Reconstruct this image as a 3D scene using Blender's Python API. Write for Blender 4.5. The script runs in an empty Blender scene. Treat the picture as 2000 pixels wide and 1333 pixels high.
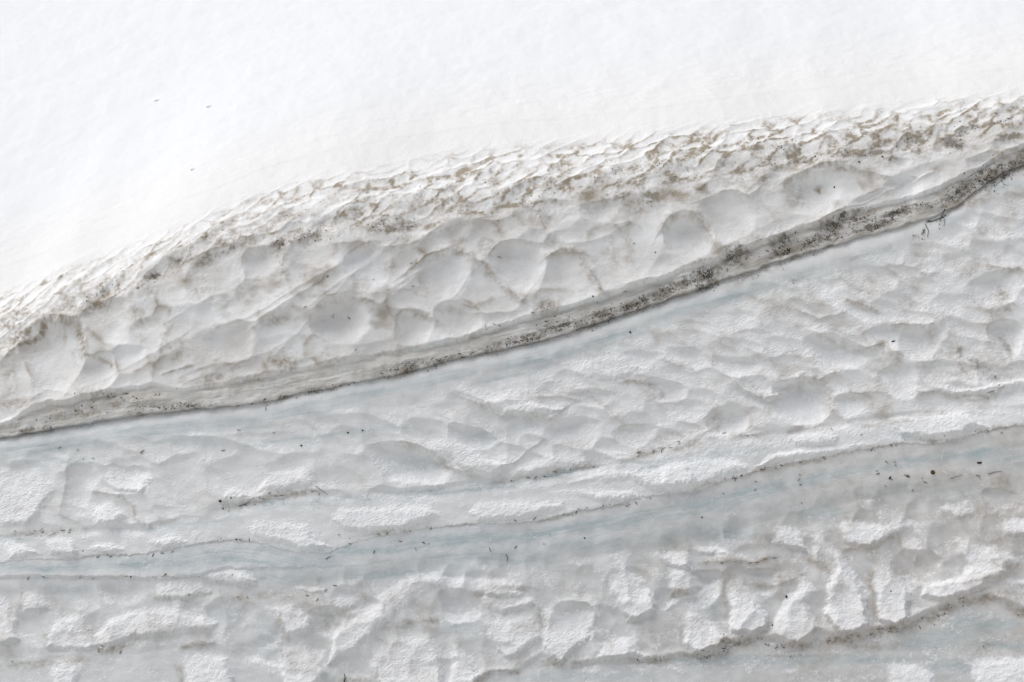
import bpy, math, random
import numpy as np
from mathutils import Vector, Matrix

# ------------------------------------------------------------------ camera, world, sun, exposure
SC = bpy.context.scene
DIST, FPX = 9.44, 4722.0            # metres to the snow wall; focal length in pixels of a 2000 px wide picture
cam_d = bpy.data.cameras.new('camera')
cam_d.sensor_width = 36.0
cam_d.lens = FPX * 36.0 / 2000.0
cam_d.clip_start = 0.1
cam_d.clip_end = 500.0
cam = bpy.data.objects.new('camera', cam_d)
SC.collection.objects.link(cam)
cam.location = (0, -DIST, 0)
cam.rotation_euler = (math.radians(90), 0, 0)
SC.camera = cam

SUN_EL, SUN_AZ = 62.0, -82.0        # azimuth from +Y (behind the wall) towards +X; negative: from the left
world = bpy.data.worlds.new('World')
SC.world = world
world.use_nodes = True
wn, wl = world.node_tree.nodes, world.node_tree.links
wn.clear()
w_out = wn.new('ShaderNodeOutputWorld')
w_bg = wn.new('ShaderNodeBackground')
w_hsv = wn.new('ShaderNodeHueSaturation')
w_sky = wn.new('ShaderNodeTexSky')
w_sky.sky_type = 'NISHITA'
w_sky.sun_disc = False
w_sky.sun_elevation = math.radians(SUN_EL)
w_sky.sun_rotation = math.radians(SUN_AZ)
w_sky.air_density = 1.0
w_sky.dust_density = 3.0
w_hsv.inputs['Saturation'].default_value = 0.22      # overcast: the cloud layer is nearly grey
wl.new(w_sky.outputs[0], w_hsv.inputs['Color'])
wl.new(w_hsv.outputs[0], w_bg.inputs['Color'])
w_bg.inputs['Strength'].default_value = 0.09
wl.new(w_bg.outputs[0], w_out.inputs['Surface'])

sun_d = bpy.data.lights.new('sun', 'SUN')
sun_d.energy = 1.5
sun_d.angle = math.radians(55)
sun_d.color = (1.0, 0.975, 0.94)
sun = bpy.data.objects.new('sun', sun_d)
SC.collection.objects.link(sun)
_el, _az = math.radians(SUN_EL), math.radians(SUN_AZ)
_to = Vector((math.cos(_el) * math.sin(_az), math.cos(_el) * math.cos(_az), math.sin(_el))).normalized()   # brightest part of the cloud, high above the bank
sun.rotation_euler = _to.to_track_quat('Z', 'Y').to_euler()
w_sky.sun_elevation = math.asin(_to.z)
w_sky.sun_rotation = math.atan2(_to.x, _to.y)

SC.view_settings.view_transform = 'Standard'
SC.view_settings.look = 'None'
SC.view_settings.gamma = 1.0
SC.view_settings.exposure = 0.37
SC.view_settings.use_curve_mapping = False
SC.cycles.max_bounces = 8
SC.cycles.diffuse_bounces = 6

STEP = 0.0027                       # metres between mesh rows and columns inside the picture
rng = np.random.default_rng(7)
random.seed(7)

# ------------------------------------------------------------------ noise
_T = rng.random((256, 256)) * 2 * math.pi
_GX, _GY = np.cos(_T), np.sin(_T)
def noise(x, y, seed=0):
    x = x + seed * 17.31; y = y + seed * 9.17
    xi = np.floor(x).astype(np.int64); yi = np.floor(y).astype(np.int64)
    fx = x - xi; fy = y - yi
    u = fx * fx * fx * (fx * (fx * 6 - 15) + 10); v = fy * fy * fy * (fy * (fy * 6 - 15) + 10)
    def g(ix, iy, dx, dy):
        a = ix & 255; b = iy & 255
        return _GX[a, b] * dx + _GY[a, b] * dy
    n00 = g(xi, yi, fx, fy); n10 = g(xi + 1, yi, fx - 1, fy)
    n01 = g(xi, yi + 1, fx, fy - 1); n11 = g(xi + 1, yi + 1, fx - 1, fy - 1)
    a = n00 + u * (n10 - n00); b = n01 + u * (n11 - n01)
    return (a + v * (b - a)) * 1.5
def fbm(x, y, o=3, seed=0):
    r = 0; a = 1.0; s = 0
    for i in range(o):
        r = r + a * noise(x * 2 ** i, y * 2 ** i, seed + i * 3.7); s += a; a *= 0.55
    return r / s
def worley(x, y, seed=0, asym=None):
    xi = np.floor(x).astype(np.int64); yi = np.floor(y).astype(np.int64)
    f1 = np.full(x.shape, 9.0); f2 = np.full(x.shape, 9.0)
    for i in (-1, 0, 1):
        for j in (-1, 0, 1):
            a = (xi + i + seed * 13) & 255; b = (yi + j + seed * 7) & 255
            px = xi + i + 0.5 + 0.42 * _GX[a, b]; py = yi + j + 0.5 + 0.42 * _GY[b, a]
            dy = y - py
            if asym: dy = np.where(dy > 0, dy * asym[0], dy * asym[1])
            d = (x - px) ** 2 + dy ** 2
            f2 = np.minimum(f2, np.maximum(f1, d)); f1 = np.minimum(f1, d)
    return f1, f2
def sst(a, b, x):
    t = np.clip((x - a) / (b - a), 0, 1)
    return t * t * (3 - 2 * t)
def mixf(a, b, t): return a + (b - a) * t

# ------------------------------------------------------------------ the large shape of the bank
# measured positions are noted in pixels of the photograph and turned into metres on the wall
LINES_PX = {
 'roll': [(-500,800),(0,690),(60,650),(120,617),(160,612),(230,577),(300,535),(350,512),(430,487),(480,478),(560,460),(650,440),(760,432),(850,425),(950,408),(1040,395),(1100,386),(1200,368),(1290,350),(1400,332),(1450,325),(1560,318),(1650,298),(1760,288),(1850,275),(1920,252),(2000,235),(2500,150)],
 'strip': [(-500,680),(0,590),(70,565),(150,530),(240,505),(300,478),(390,445),(450,420),(540,385),(620,366),(700,350),(800,333),(900,318),(1000,305),(1100,300),(1200,288),(1300,275),(1400,262),(1500,250),(1600,240),(1700,232),(1800,222),(1900,212),(2000,202),(2500,120)],
 'shelf': [(-500,870),(0,828),(25,822),(60,800),(100,784),(125,788),(165,775),(200,768),(260,758),(300,752),(345,764),(380,758),(440,748),(490,738),(540,728),(600,718),(640,708),(700,700),(760,690),(840,674),(900,662),(960,642),(1000,630),(1060,612),(1120,598),(1180,580),(1230,562),(1290,545),(1340,520),(1400,508),(1430,492),(1500,470),(1560,445),(1600,435),(1680,410),(1760,390),(1830,370),(1900,335),(1960,300),(2000,285),(2500,180)],
 'B': [(-500,905),(0,853),(60,843),(130,829),(200,818),(300,803),(380,796),(470,789),(530,780),(570,768),(640,757),(700,743),(760,735),(830,715),(900,697),(980,680),(1060,662),(1130,640),(1180,622),(1250,600),(1280,590),(1350,565),(1410,545),(1470,525),(1530,503),(1600,485),(1680,462),(1760,440),(1830,418),(1870,400),(1900,375),(1940,345),(1975,328),(2000,318),(2500,200)],
 'C1': [(-500,1070),(0,1046),(60,1040),(120,1034),(200,1028),(290,1026),(340,1015),(390,1000),(440,990),(500,975),(560,966),(620,960),(700,960),(780,958),(860,950),(920,940),(1000,937),(1070,925),(1130,915),(1200,903),(1250,893),(1300,872),(1360,858),(1390,838),(1450,848),(1480,848),(1530,840),(1600,830),(1700,815),(1780,806),(1870,800),(2000,790),(2500,750)],
 'C2': [(-500,1120),(0,1098),(60,1092),(130,1092),(190,1083),(250,1084),(320,1074),(380,1062),(420,1056),(470,1054),(520,1062),(570,1078),(640,1080),(700,1055),(760,1043),(820,1032),(900,1024),(960,1020),(1010,1020),(1070,1011),(1130,996),(1200,986),(1240,972),(1290,964),(1370,956),(1410,938),(1460,925),(1490,916),(1540,903),(1590,896),(1640,884),(1700,875),(1760,863),(1810,866),(1850,860),(1900,846),(1950,834),(2000,830),(2500,770)],
 'C3': [(-500,1140),(0,1126),(150,1127),(300,1130),(380,1124),(430,1110),(560,1110),(700,1105),(860,1078),(1000,1068),(1200,1050),(1400,1020),(1600,960),(1800,930),(2000,900),(2500,850)],
 'D1': [(-500,1330),(0,1300),(80,1290),(150,1275),(260,1272),(330,1262),(420,1262),(480,1290),(600,1325),(700,1330),(840,1340),(920,1335),(960,1312),(1010,1312),(1060,1275),(1090,1300),(1130,1298),(1170,1288),(1250,1290),(1300,1283),(1360,1280),(1400,1272),(1430,1255),(1470,1240),(1510,1246),(1560,1266),(1600,1232),(1650,1248),(1700,1232),(1760,1224),(1800,1200),(1850,1180),(1920,1163),(1960,1172),(2000,1192),(2500,1230)],
}
_roll = np.array(LINES_PX['roll'], float)
_rx = (_roll[:, 0] - 1000) / FPX * DIST
_rz = (666.5 - _roll[:, 1]) / FPX * DIST
_gx = np.linspace(-8, 8, 3201)
_gz = np.interp(_gx, _rx, _rz)
_k = np.hanning(61); _k /= _k.sum()
_gz = np.convolve(np.pad(_gz, 30, 'edge'), _k, 'valid')
_k2 = np.hanning(1201); _k2 /= _k2.sum()
_gz2 = np.convolve(np.pad(_gz, 600, 'edge'), _k2, 'valid')
def zroll(x): return np.interp(x, _gx, _gz)
def zroll_far(x): return np.interp(x, _gx, _gz2)
LEAN, KTOP, WROLL, SROLL = 0.30, 1.85, 0.055, 0.075
def Y0(x, z):
    """depth of the smooth large surface: a wall leaning back that rolls over into the snow slope"""
    s = z - zroll(x)
    s = s + (zroll(x) - zroll_far(x)) * sst(0.15, 1.3, s)          # far up the slope the small bends of the shoulder die out
    sp = WROLL * np.logaddexp(0, (s - SROLL) / WROLL)
    y = LEAN * s + (KTOP - LEAN) * sp
    return y + (0.05 * np.sin(x * 1.1 + 0.6) + 0.02 * np.sin(x * 2.9 + z * 1.7)) * (1 - sst(-0.3, 1.2, s))
def px2w(px, py, it=14):
    px = np.asarray(px, float); py = np.asarray(py, float)
    dx = (px - 1000) / FPX; dz = (666.5 - py) / FPX
    y = np.zeros_like(dx)
    for _ in range(it):
        y = 0.4 * y + 0.6 * np.clip(Y0(dx * (DIST + y), dz * (DIST + y)), -2, 30)
    return dx * (DIST + y), dz * (DIST + y)
LN = {}
for _n, _p in LINES_PX.items():
    _p = np.array(_p, float)
    # subdivide, move to the wall, light smoothing, then a natural wobble
    qx = np.arange(-500, 2501, 4.0); qy = np.interp(qx, _p[:, 0], _p[:, 1])
    wx, wz = px2w(qx, qy)
    g = np.interp(_gx, wx, wz)
    kk = np.hanning(11); kk /= kk.sum()
    LN[_n] = np.convolve(np.pad(g, 5, 'edge'), kk, 'valid')
def line(n, x):
    z = np.interp(x, _gx, LN[n])
    k = 2.2 if n == 'C2' else 1.0
    return z + 0.0045 * noise(x * 22, 3.3 + 0 * x, len(n) + 1) + 0.002 * k * noise(x * 75, 1.3 + 0 * x, 5)

# ------------------------------------------------------------------ features read off the photograph
# melt cups of the upper bank: centre x, y, half width, half height above, below, lean (deg), depth factor
CUPS = [
 (105,685,72,70,112,-18,.75),(42,655,52,32,34,38,.8),(208,622,60,38,66,12,.9),(190,722,46,34,50,0,.8),(322,548,46,46,74,8,.8),
 (285,655,46,46,60,0,.6),(378,735,60,14,30,10,.6),(422,530,62,48,74,18,1),(503,520,45,40,44,10,.9),(508,578,56,30,46,22,1.1),
 (600,495,46,42,54,15,1),(560,632,64,38,50,12,.9),(662,622,66,46,58,10,1.1),(440,668,58,38,50,6,.8),(90,560,30,12,18,30,.4),
 (712,512,56,34,62,24,.9),(648,545,40,24,50,30,.7),(738,638,40,42,50,0,.8),(808,640,44,40,54,0,.9),(895,628,54,34,46,-6,.9),(865,522,78,42,74,20,1.15),
 (955,562,78,52,52,-32,1.1),(770,560,42,60,40,30,.6),(988,448,40,30,42,10,.9),(1012,512,62,46,72,10,1.1),(1028,428,32,26,34,0,.6),(1108,535,62,54,62,-8,1.2),
 (1085,412,46,26,54,6,.8),(1188,478,64,46,82,0,1.1),(1172,412,46,24,42,0,.7),(1255,432,52,40,66,0,.8),(1345,457,58,42,56,-4,1.1),
 (1428,418,64,54,72,-6,1.1),(1505,402,50,40,62,0,.9),(1588,378,66,44,52,10,.9),(1662,352,72,34,40,14,.9),(1330,365,60,20,36,10,.5),
 (1700,308,36,16,22,10,.8),(1762,318,44,18,24,10,.9),(1820,300,36,16,20,10,.6),(1690,405,58,26,28,20,.8),(1772,368,44,28,36,10,.9),
 (1845,342,40,30,42,0,1),(1918,320,36,26,30,10,.8),(1965,292,40,18,26,0,.7),(1560,455,40,16,22,20,.6),
 (250,700,40,30,40,0,.6),(330,610,36,26,40,20,.5),(610,560,50,22,34,24,.6),(1480,475,44,18,20,20,.5),
 (700,690,40,18,26,8,.4),(830,680,46,16,22,8,.4),(590,715,44,20,30,8,.6),(480,720,50,18,28,8,.5),(330,768,44,14,22,6,.4),
 (1640,440,40,18,22,20,.6),(1730,420,38,16,20,20,.5),
]
# the same for the middle bank
CUPS_MID = [
 (958,835,52,38,34,-12,1),(800,905,92,38,46,-14,1),(925,858,52,26,30,-18,.8),(1012,842,30,22,40,0,.6),(715,915,60,26,42,16,.4),
 (1070,745,50,22,30,10,.5),(1150,775,60,18,26,0,.7),(1240,752,52,24,28,-12,.8),(1305,765,48,26,30,-10,.8),
 (1120,840,66,22,40,5,.8),(1240,850,60,24,26,6,.8),(1170,880,52,14,22,10,.6),
 (1580,620,60,24,22,-26,1.3),(1690,608,48,18,18,-20,1.2),(1540,655,50,20,24,-16,.8),(1640,688,82,30,34,-14,1.3),(1735,655,52,22,34,0,.7),
 (1795,662,56,28,44,0,.9),(1570,772,64,38,62,-4,1.1),(1462,772,54,28,36,-20,.9),(1420,825,46,36,34,0,1),(1440,715,56,20,26,-14,.9),
 (1480,660,56,16,20,0,.6),(1700,720,46,30,46,0,.8),(1755,740,46,26,40,0,.7),(1830,730,46,30,36,10,.8),(1900,690,52,36,34,-12,.9),(1965,660,40,40,50,0,.9),
 (1940,560,60,30,40,10,.7),(1860,600,60,30,34,10,.6),(1850,520,60,24,30,16,.6),(1700,560,60,22,24,0,.5),(1830,790,80,20,26,6,.8),
 (1955,775,60,20,26,6,.7),(1660,790,56,24,30,0,.7),(1350,700,56,22,28,-12,.7),(1370,640,56,18,22,-10,.5),(1260,700,56,20,26,0,.5),
 (50,935,66,40,76,8,.45),(160,950,44,52,50,-14,.5),(245,1000,50,30,26,-10,.9),(255,930,56,30,36,-8,.7),(355,915,56,36,80,14,.4),(468,935,66,50,36,-10,.45),
 (560,915,66,34,46,12,.4),(650,890,40,30,64,20,.35),(105,1005,44,26,26,0,.6),(330,1000,40,16,22,0,.6),(520,860,60,22,26,0,.4),(300,870,60,20,26,0,.4),
 (1000,800,50,14,20,0,.4),(1340,800,60,26,28,0,.7),(860,800,60,16,24,0,.4),(700,820,60,16,24,0,.3),
]
CUPS_LOW = [
 (1560,1080,40,34,40,0,.8),(1480,1130,44,20,46,0,.9),(1385,1140,40,30,60,-20,.8),(1790,1110,56,40,56,-10,.9),(1660,1085,40,16,26,0,.7),
 (1860,1000,60,26,34,0,.6),(1240,1060,60,24,30,0,.6),(1130,1080,56,26,34,0,.6),(1000,1170,46,30,40,0,.8),(900,1180,50,34,40,-10,.8),
 (820,1190,46,26,40,0,.7),(700,1180,60,30,40,-10,.8),(640,1210,44,26,40,0,.8),(480,1160,56,30,30,0,.8),(380,1150,50,30,34,0,.7),(240,1150,60,26,34,0,.8),
 (130,1170,60,30,34,0,.8),(60,1230,44,40,46,0,.7),(220,1290,60,20,60,0,.8),(320,1300,44,30,50,0,.8),(500,1270,44,30,60,0,.8),(700,1300,44,40,50,-10,.8),
 (1120,1220,50,46,56,0,.7),(1320,1180,40,34,44,0,.7),(1230,1200,50,30,50,0,.5),(1900,1110,60,30,40,0,.6),(1960,980,46,30,40,0,.6),(1760,980,60,24,30,0,.5),
 (850,1310,60,24,40,0,.6),(970,1270,40,24,40,0,.5),
]
# raised pillows of coarse white snow: outlines, height mm
PILLOWS = [
 ([(1577,1013),(1610,1015),(1640,1080),(1680,1130),(1695,1200),(1700,1225),(1640,1245),(1610,1200),(1612,1150),(1630,1110),(1590,1080),(1575,1040)],26),
 ([(1703,1083),(1731,1090),(1752,1118),(1780,1157),(1776,1209),(1745,1227),(1717,1213),(1713,1174),(1699,1111)],22),
 ([(1854,1041),(1896,1041),(1948,1069),(1987,1090),(1966,1125),(1896,1160),(1847,1174),(1801,1167),(1805,1143),(1882,1125),(1889,1104),(1861,1062)],26),
 ([(1643,1006),(1731,1024),(1790,1006),(1797,1024),(1748,1045),(1699,1069),(1650,1062),(1636,1031)],14),
 ([(1759,1041),(1797,1041),(1805,1083),(1787,1097),(1759,1069)],12),
 ([(1514,1017),(1552,1020),(1573,1055),(1577,1076),(1545,1073),(1510,1062)],14),
 ([(1419,1125),(1451,1118),(1468,1146),(1482,1181),(1503,1202),(1496,1230),(1465,1237),(1430,1234),(1423,1181)],22),
 ([(1552,1108),(1573,1118),(1601,1157),(1577,1181),(1601,1227),(1559,1262),(1500,1241),(1524,1181),(1552,1153)],22),
 ([(1342,1181),(1363,1192),(1426,1248),(1402,1269),(1363,1276),(1335,1262),(1332,1202)],26),
 ([(1300,1094),(1335,1097),(1374,1139),(1352,1160),(1310,1164)],18),
 ([(1330,1180),(1300,1195),(1305,1176),(1360,1148),(1412,1122),(1420,1135),(1370,1170)],12),
 ([(1356,1062),(1405,1062),(1423,1083),(1363,1080)],10),
 ([(1720,1286),(1790,1286),(1826,1318),(1835,1380),(1748,1380)],20),
 ([(1896,1285),(2060,1270),(2060,1380),(1910,1380)],20),
 ([(1773,1188),(1826,1181),(1784,1209)],10),([(1959,1139),(2040,1120),(2040,1150)],14),
 ([(1959,1010),(2040,1000),(2040,1050),(1962,1045)],14),([(1840,992),(1896,968),(1903,1006),(1875,1017)],10),
 ([(1180,1100),(1225,1089),(1255,1130),(1285,1180),(1280,1200),(1225,1215),(1190,1150)],22),
 ([(1060,1190),(1110,1150),(1160,1160),(1180,1200),(1150,1250),(1090,1300),(1060,1260)],20),
 ([(930,1130),(1000,1115),(1030,1160),(1050,1180),(980,1200),(940,1180)],16),
 ([(950,1205),(1050,1190),(1060,1250),(990,1290),(950,1250)],16),
 ([(1190,1240),(1240,1235),(1255,1280),(1160,1290)],14),
 ([(868,1240),(900,1250),(940,1320),(930,1360),(870,1360),(880,1290)],18),
 ([(740,1240),(840,1230),(870,1290),(860,1360),(750,1360),(720,1290)],20),
 ([(650,1240),(740,1160),(800,1110),(860,1110),(890,1130),(800,1180),(740,1230),(680,1280),(640,1300)],20),
 ([(508,1181),(578,1174),(599,1195),(610,1230),(561,1244),(540,1216)],20),
 ([(540,1255),(596,1244),(631,1286),(641,1318),(606,1350),(555,1350),(545,1300)],22),
 ([(354,1276),(406,1265),(449,1280),(462,1360),(371,1360)],20),
 ([(98,1217),(140,1195),(165,1200),(187,1235),(250,1180),(330,1175),(430,1216),(410,1238),(350,1238),(260,1250),(170,1272),(88,1265)],20),
 ([(-40,1150),(18,1157),(35,1216),(38,1252),(-40,1285)],20),([(45,1146),(88,1153),(95,1192),(42,1199)],8),
 ([(305,1139),(403,1125),(413,1157),(350,1174),(308,1164)],14),
 ([(403,1125),(434,1101),(484,1108),(504,1143),(473,1146),(413,1139)],14),
 ([(98,1286),(154,1279),(165,1311),(140,1360),(98,1350)],16),([(578,1143),(634,1143),(630,1157),(596,1157)],10),
 ([(645,1174),(700,1139),(720,1180),(660,1195)],14),
 ([(790,1131),(860,1117),(948,1120),(1018,1138),(1028,1162),(965,1167),(860,1152)],12),
 ([(1263,1078),(1347,1068),(1347,1113),(1298,1103)],14),
 ([(660,985),(720,980),(846,980),(860,1010),(766,1040),(671,1036),(650,1015)],20),
 ([(930,977),(1028,970),(1105,980),(1105,994),(1035,1012),(937,1018),(915,1000)],20),
 ([(1035,956),(1116,952),(1246,952),(1253,972),(1190,980),(1105,966)],14),
 ([(1105,945),(1176,915),(1246,917),(1347,896),(1360,950),(1281,957),(1228,938)],14),
 ([(1290,906),(1370,885),(1440,896),(1465,910),(1458,922),(1405,937),(1370,953),(1290,958)],22),
 ([(1475,911),(1510,882),(1566,875),(1633,872),(1738,852),(1741,862),(1615,890),(1559,898),(1489,913)],22),
 ([(1524,850),(1601,832),(1640,850),(1633,868),(1552,870)],14),
 ([(1720,812),(1790,802),(1878,792),(1934,833),(1878,850),(1818,860),(1762,852)],24),
 ([(1804,748),(1896,759),(2030,724),(2030,752),(1931,768),(1843,772)],16),
 ([(80,1052),(105,1043),(147,1048),(154,1079),(140,1088),(98,1085)],16),([(5,1062),(49,1054),(77,1083),(20,1090)],14),
 ([(287,1058),(336,1038),(364,1058),(315,1068)],14),([(165,1072),(217,1052),(245,1076),(196,1080)],14),([(371,1034),(396,1036),(378,1052)],10),
 ([(473,1006),(596,1017),(624,1058),(648,1069),(596,1076),(547,1062),(490,1050)],14),
 ([(189,901),(273,897),(298,936),(273,964),(217,957)],12),([(168,982),(224,975),(252,1008),(224,1024),(189,1024)],16),
 ([(434,947),(455,943),(487,972),(438,975)],12),([(497,960),(526,922),(596,901),(613,943),(561,957)],12),
 ([(20,905),(80,900),(110,960),(60,1020),(0,1030),(-20,950)],12),
 ([(820,865),(850,850),(905,855),(960,900),(1000,905),(960,932),(915,925),(860,890)],20),
 ([(925,775),(985,760),(1060,790),(1100,800),(1040,812),(985,808),(950,798)],16),
 ([(1000,915),(1060,890),(1120,870),(1200,870),(1240,888),(1130,908),(1060,920),(1000,932)],12),
 ([(1440,760),(1470,755),(1515,768),(1560,735),(1540,765),(1505,782),(1480,778)],12),
 ([(1120,700),(1220,680),(1260,720),(1200,745),(1120,730)],8),
 ([(0,818),(25,808),(42,822),(30,832),(-30,838),(-60,830)],20),
]
# sharp crests where two hollows meet, with the silt that gathers there:
# points, height mm, half width px, brown silt 0-1, dark grit 0-1
CRESTS = [
 ([(75,617),(110,612),(145,622),(155,650),(165,690)],10,16,.75,.35),([(8,698),(30,680),(60,655),(80,630)],10,10,.8,.2),
 ([(165,690),(190,698),(210,703),(214,712)],6,9,.5,.1),([(255,600),(262,640),(275,660)],3,16,.35,0),([(312,700),(318,650),(330,640)],5,14,.4,0),
 ([(320,730),(345,720),(372,712)],6,6,.6,.1),([(555,500),(548,520),(560,545)],8,14,.6,.25),([(425,590),(470,628),(500,628),(560,590),(610,560)],12,16,.15,0),
 ([(495,640),(530,615),(570,600),(590,605)],10,12,.45,0),([(600,610),(645,585),(680,578),(700,582),(725,588)],10,12,.35,.12),
 ([(540,690),(590,640),(650,580),(700,520),(735,495)],5,14,.1,0),([(700,580),(735,595),(775,603),(815,608),(850,625)],10,12,.5,.05),
 ([(790,533),(830,500),(870,485),(905,490),(940,512),(970,545),(1000,572),(1020,588)],13,13,.55,.1),
 ([(880,600),(930,612),(1000,608)],9,12,.35,0),([(770,560),(830,520),(870,487)],5,10,.1,0),
 ([(985,470),(1008,468),(1040,470),(1060,475)],8,10,.3,0),([(1052,410),(1056,435),(1075,460)],8,10,.6,.1),([(1075,460),(1110,475),(1160,470),(1220,440)],8,16,.12,0),
 ([(1070,500),(1095,483),(1118,485),(1140,510),(1160,545),(1172,568)],14,12,.6,.08),
 ([(1290,450),(1305,425),(1335,415),(1365,418),(1380,445),(1395,475)],12,13,.55,.05),([(1370,390),(1410,370),(1440,372),(1460,380),(1480,368)],11,12,.3,0),
 ([(1200,440),(1230,430),(1245,440)],5,12,.25,0),([(1540,350),(1600,318),(1640,316),(1680,332),(1728,345)],11,13,.6,.05),
 ([(1820,335),(1780,355),(1740,370),(1690,395),(1655,405),(1600,430),(1550,450),(1500,462)],6,5,.35,.25),
 ([(670,475),(700,470),(740,482),(800,478),(840,460)],8,14,.4,0),([(850,455),(900,435),(940,425)],7,14,.3,0),
 ([(540,692),(560,705),(575,725)],3,16,.5,.25),([(640,680),(655,695)],3,12,.4,.1),
 ([(640,318+140),(660,450),(700,440)],4,20,.3,.1),
 ([(395,735),(440,712),(520,690),(560,665)],9,22,.0,0),([(430,640),(500,612),(560,575),(610,545),(660,520)],11,24,0,0),([(590,610),(650,560),(720,510),(760,480)],8,20,0,0),([(735,600),(790,560),(840,510),(870,490)],8,20,0,0),([(330,625),(370,600),(420,590)],7,18,0,0),([(200,740),(240,720),(300,690),(345,660)],8,20,0,0),([(885,580),(920,530),(945,512)],7,16,0,0),([(1130,600),(1200,560),(1290,540)],6,18,0,0),([(1010,600),(1040,560),(1080,500)],7,18,0,0),([(60,780),(90,760),(150,770)],6,16,0,0),([(1340,520),(1400,490),(1440,470)],6,16,0,0),
 # middle bank
 ([(913,779),(948,791),(976,812),(1021,810),(1070,819),(1100,800)],12,13,.3,.03),([(787,863),(815,868),(846,886),(874,910),(916,926)],14,12,.4,.1),
 ([(885,822),(915,835),(951,850)],8,12,.15,0),([(1000,905),(1030,880),(1060,860)],8,10,.25,0),
 ([(1050,775),(1090,772),(1130,780)],6,9,.3,0),([(1110,765),(1140,762),(1160,775),(1180,790)],7,9,.35,.05),([(1215,745),(1240,742),(1270,750),(1290,768)],8,11,.45,.05),([(1300,705),(1330,712),(1350,722)],6,9,.4,0),
 ([(1538,586),(1552,600),(1566,609),(1600,622),(1640,612)],10,11,.35,0),([(1654,584),(1682,591),(1710,605)],10,10,.5,.05),
 ([(1605,656),(1643,668),(1685,679),(1720,672),(1752,689)],12,10,.35,0),([(1745,633),(1783,631),(1818,633)],10,10,.5,.05),([(1818,633),(1826,680),(1815,720)],5,20,.3,.05),
 ([(1560,745),(1570,733),(1601,740),(1630,728)],10,12,.5,.05),([(1720,672),(1735,690),(1750,700)],5,16,.6,0),([(1433,745),(1460,765),(1489,780),(1517,773),(1560,738)],12,9,.3,0),
 ([(1610,740),(1620,770),(1625,800)],6,14,.5,.08),([(1400,790),(1405,830),(1390,835)],5,14,.4,.05),([(1460,680),(1500,700),(1530,690)],6,12,.15,0),
 ([(1875,680),(1872,700),(1880,715)],6,10,.6,.3),([(1790,770),(1830,765),(1900,780),(1940,772)],6,9,.55,.45),([(1940,770),(1960,755)],4,6,.5,.5),
 ([(1955,570),(1962,600)],4,24,.6,.1),([(1960,655),(1970,675),(1975,700)],4,12,.55,.5),([(1900,705),(1930,722),(1945,732)],4,16,.7,.7),
 ([(1930,520),(1990,525)],4,10,.5,.1),([(1800,530),(1812,538),(1830,530)],3,7,.4,.4),([(1655,480),(1660,600)],1,10,.1,0),
 ([(130,900),(125,960),(118,985)],5,14,.22,0),([(180,960),(235,965),(255,985),(262,1010),(290,1026)],8,9,.4,.02),([(115,1000),(150,1020),(165,1030)],5,9,.25,0),
 ([(612,885),(615,950)],3,16,.15,0),([(1430,850),(1480,846)],6,8,.5,.3),([(1540,845),(1560,835)],5,7,.5,.4),([(1770,810),(1840,806)],4,9,.3,.05),
 # lower bank
 ([(1380,1098),(1420,1095),(1460,1096),(1500,1092)],8,12,.5,.12),([(1480,1140),(1520,1142),(1550,1130)],8,12,.5,.05),([(1580,1090),(1610,1105),(1625,1118)],4,12,.5,.05),
 ([(1350,1160),(1330,1150),(1310,1165)],4,10,.5,0),([(1412,1130),(1415,1180),(1418,1200)],3,9,.45,.1),([(1700,1120),(1705,1180),(1712,1210)],3,10,.5,.05),
 ([(1650,1072),(1700,1068),(1740,1050)],5,10,.45,.2),([(1755,1045),(1765,1070)],3,10,.4,.3),([(1880,1140),(1960,1120),(1985,1100)],5,9,.45,.05),
 ([(750,1225),(800,1215),(850,1210)],4,12,.5,.1),([(200,1275),(240,1262),(262,1250)],5,12,.55,.35),([(355,1262),(415,1255)],4,9,.55,.5),([(255,1245),(270,1225)],4,10,.4,.1),
 ([(545,1190),(550,1230),(560,1250)],3,10,.4,.05),([(350,1300),(352,1333)],3,10,.4,.05),([(620,1180),(660,1200),(700,1195)],4,20,.35,.05),
 ([(300,1165),(330,1170)],4,8,.5,.1),([(1060,1290),(1080,1280)],4,8,.4,.2),([(1940,1100),(2000,1110)],4,14,.5,.05),([(1880,990),(1960,1000),(2000,980)],2,18,.4,.15),
 ([(1200,985+30),(1240,1010)],1,10,.1,0),([(930,1330),(960,1310),(1010,1312)],5,9,.6,.5),([(1190,1250),(1190,1285)],2,8,.3,.2),([(85,1225),(90,1260)],3,9,.3,.05),
 ([(700,1150),(720,1165)],2,20,.3,.05),([(960,1165),(1000,1180)],3,14,.35,.05),([(1050,1190),(1060,1220)],3,10,.4,.1),
]
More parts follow.
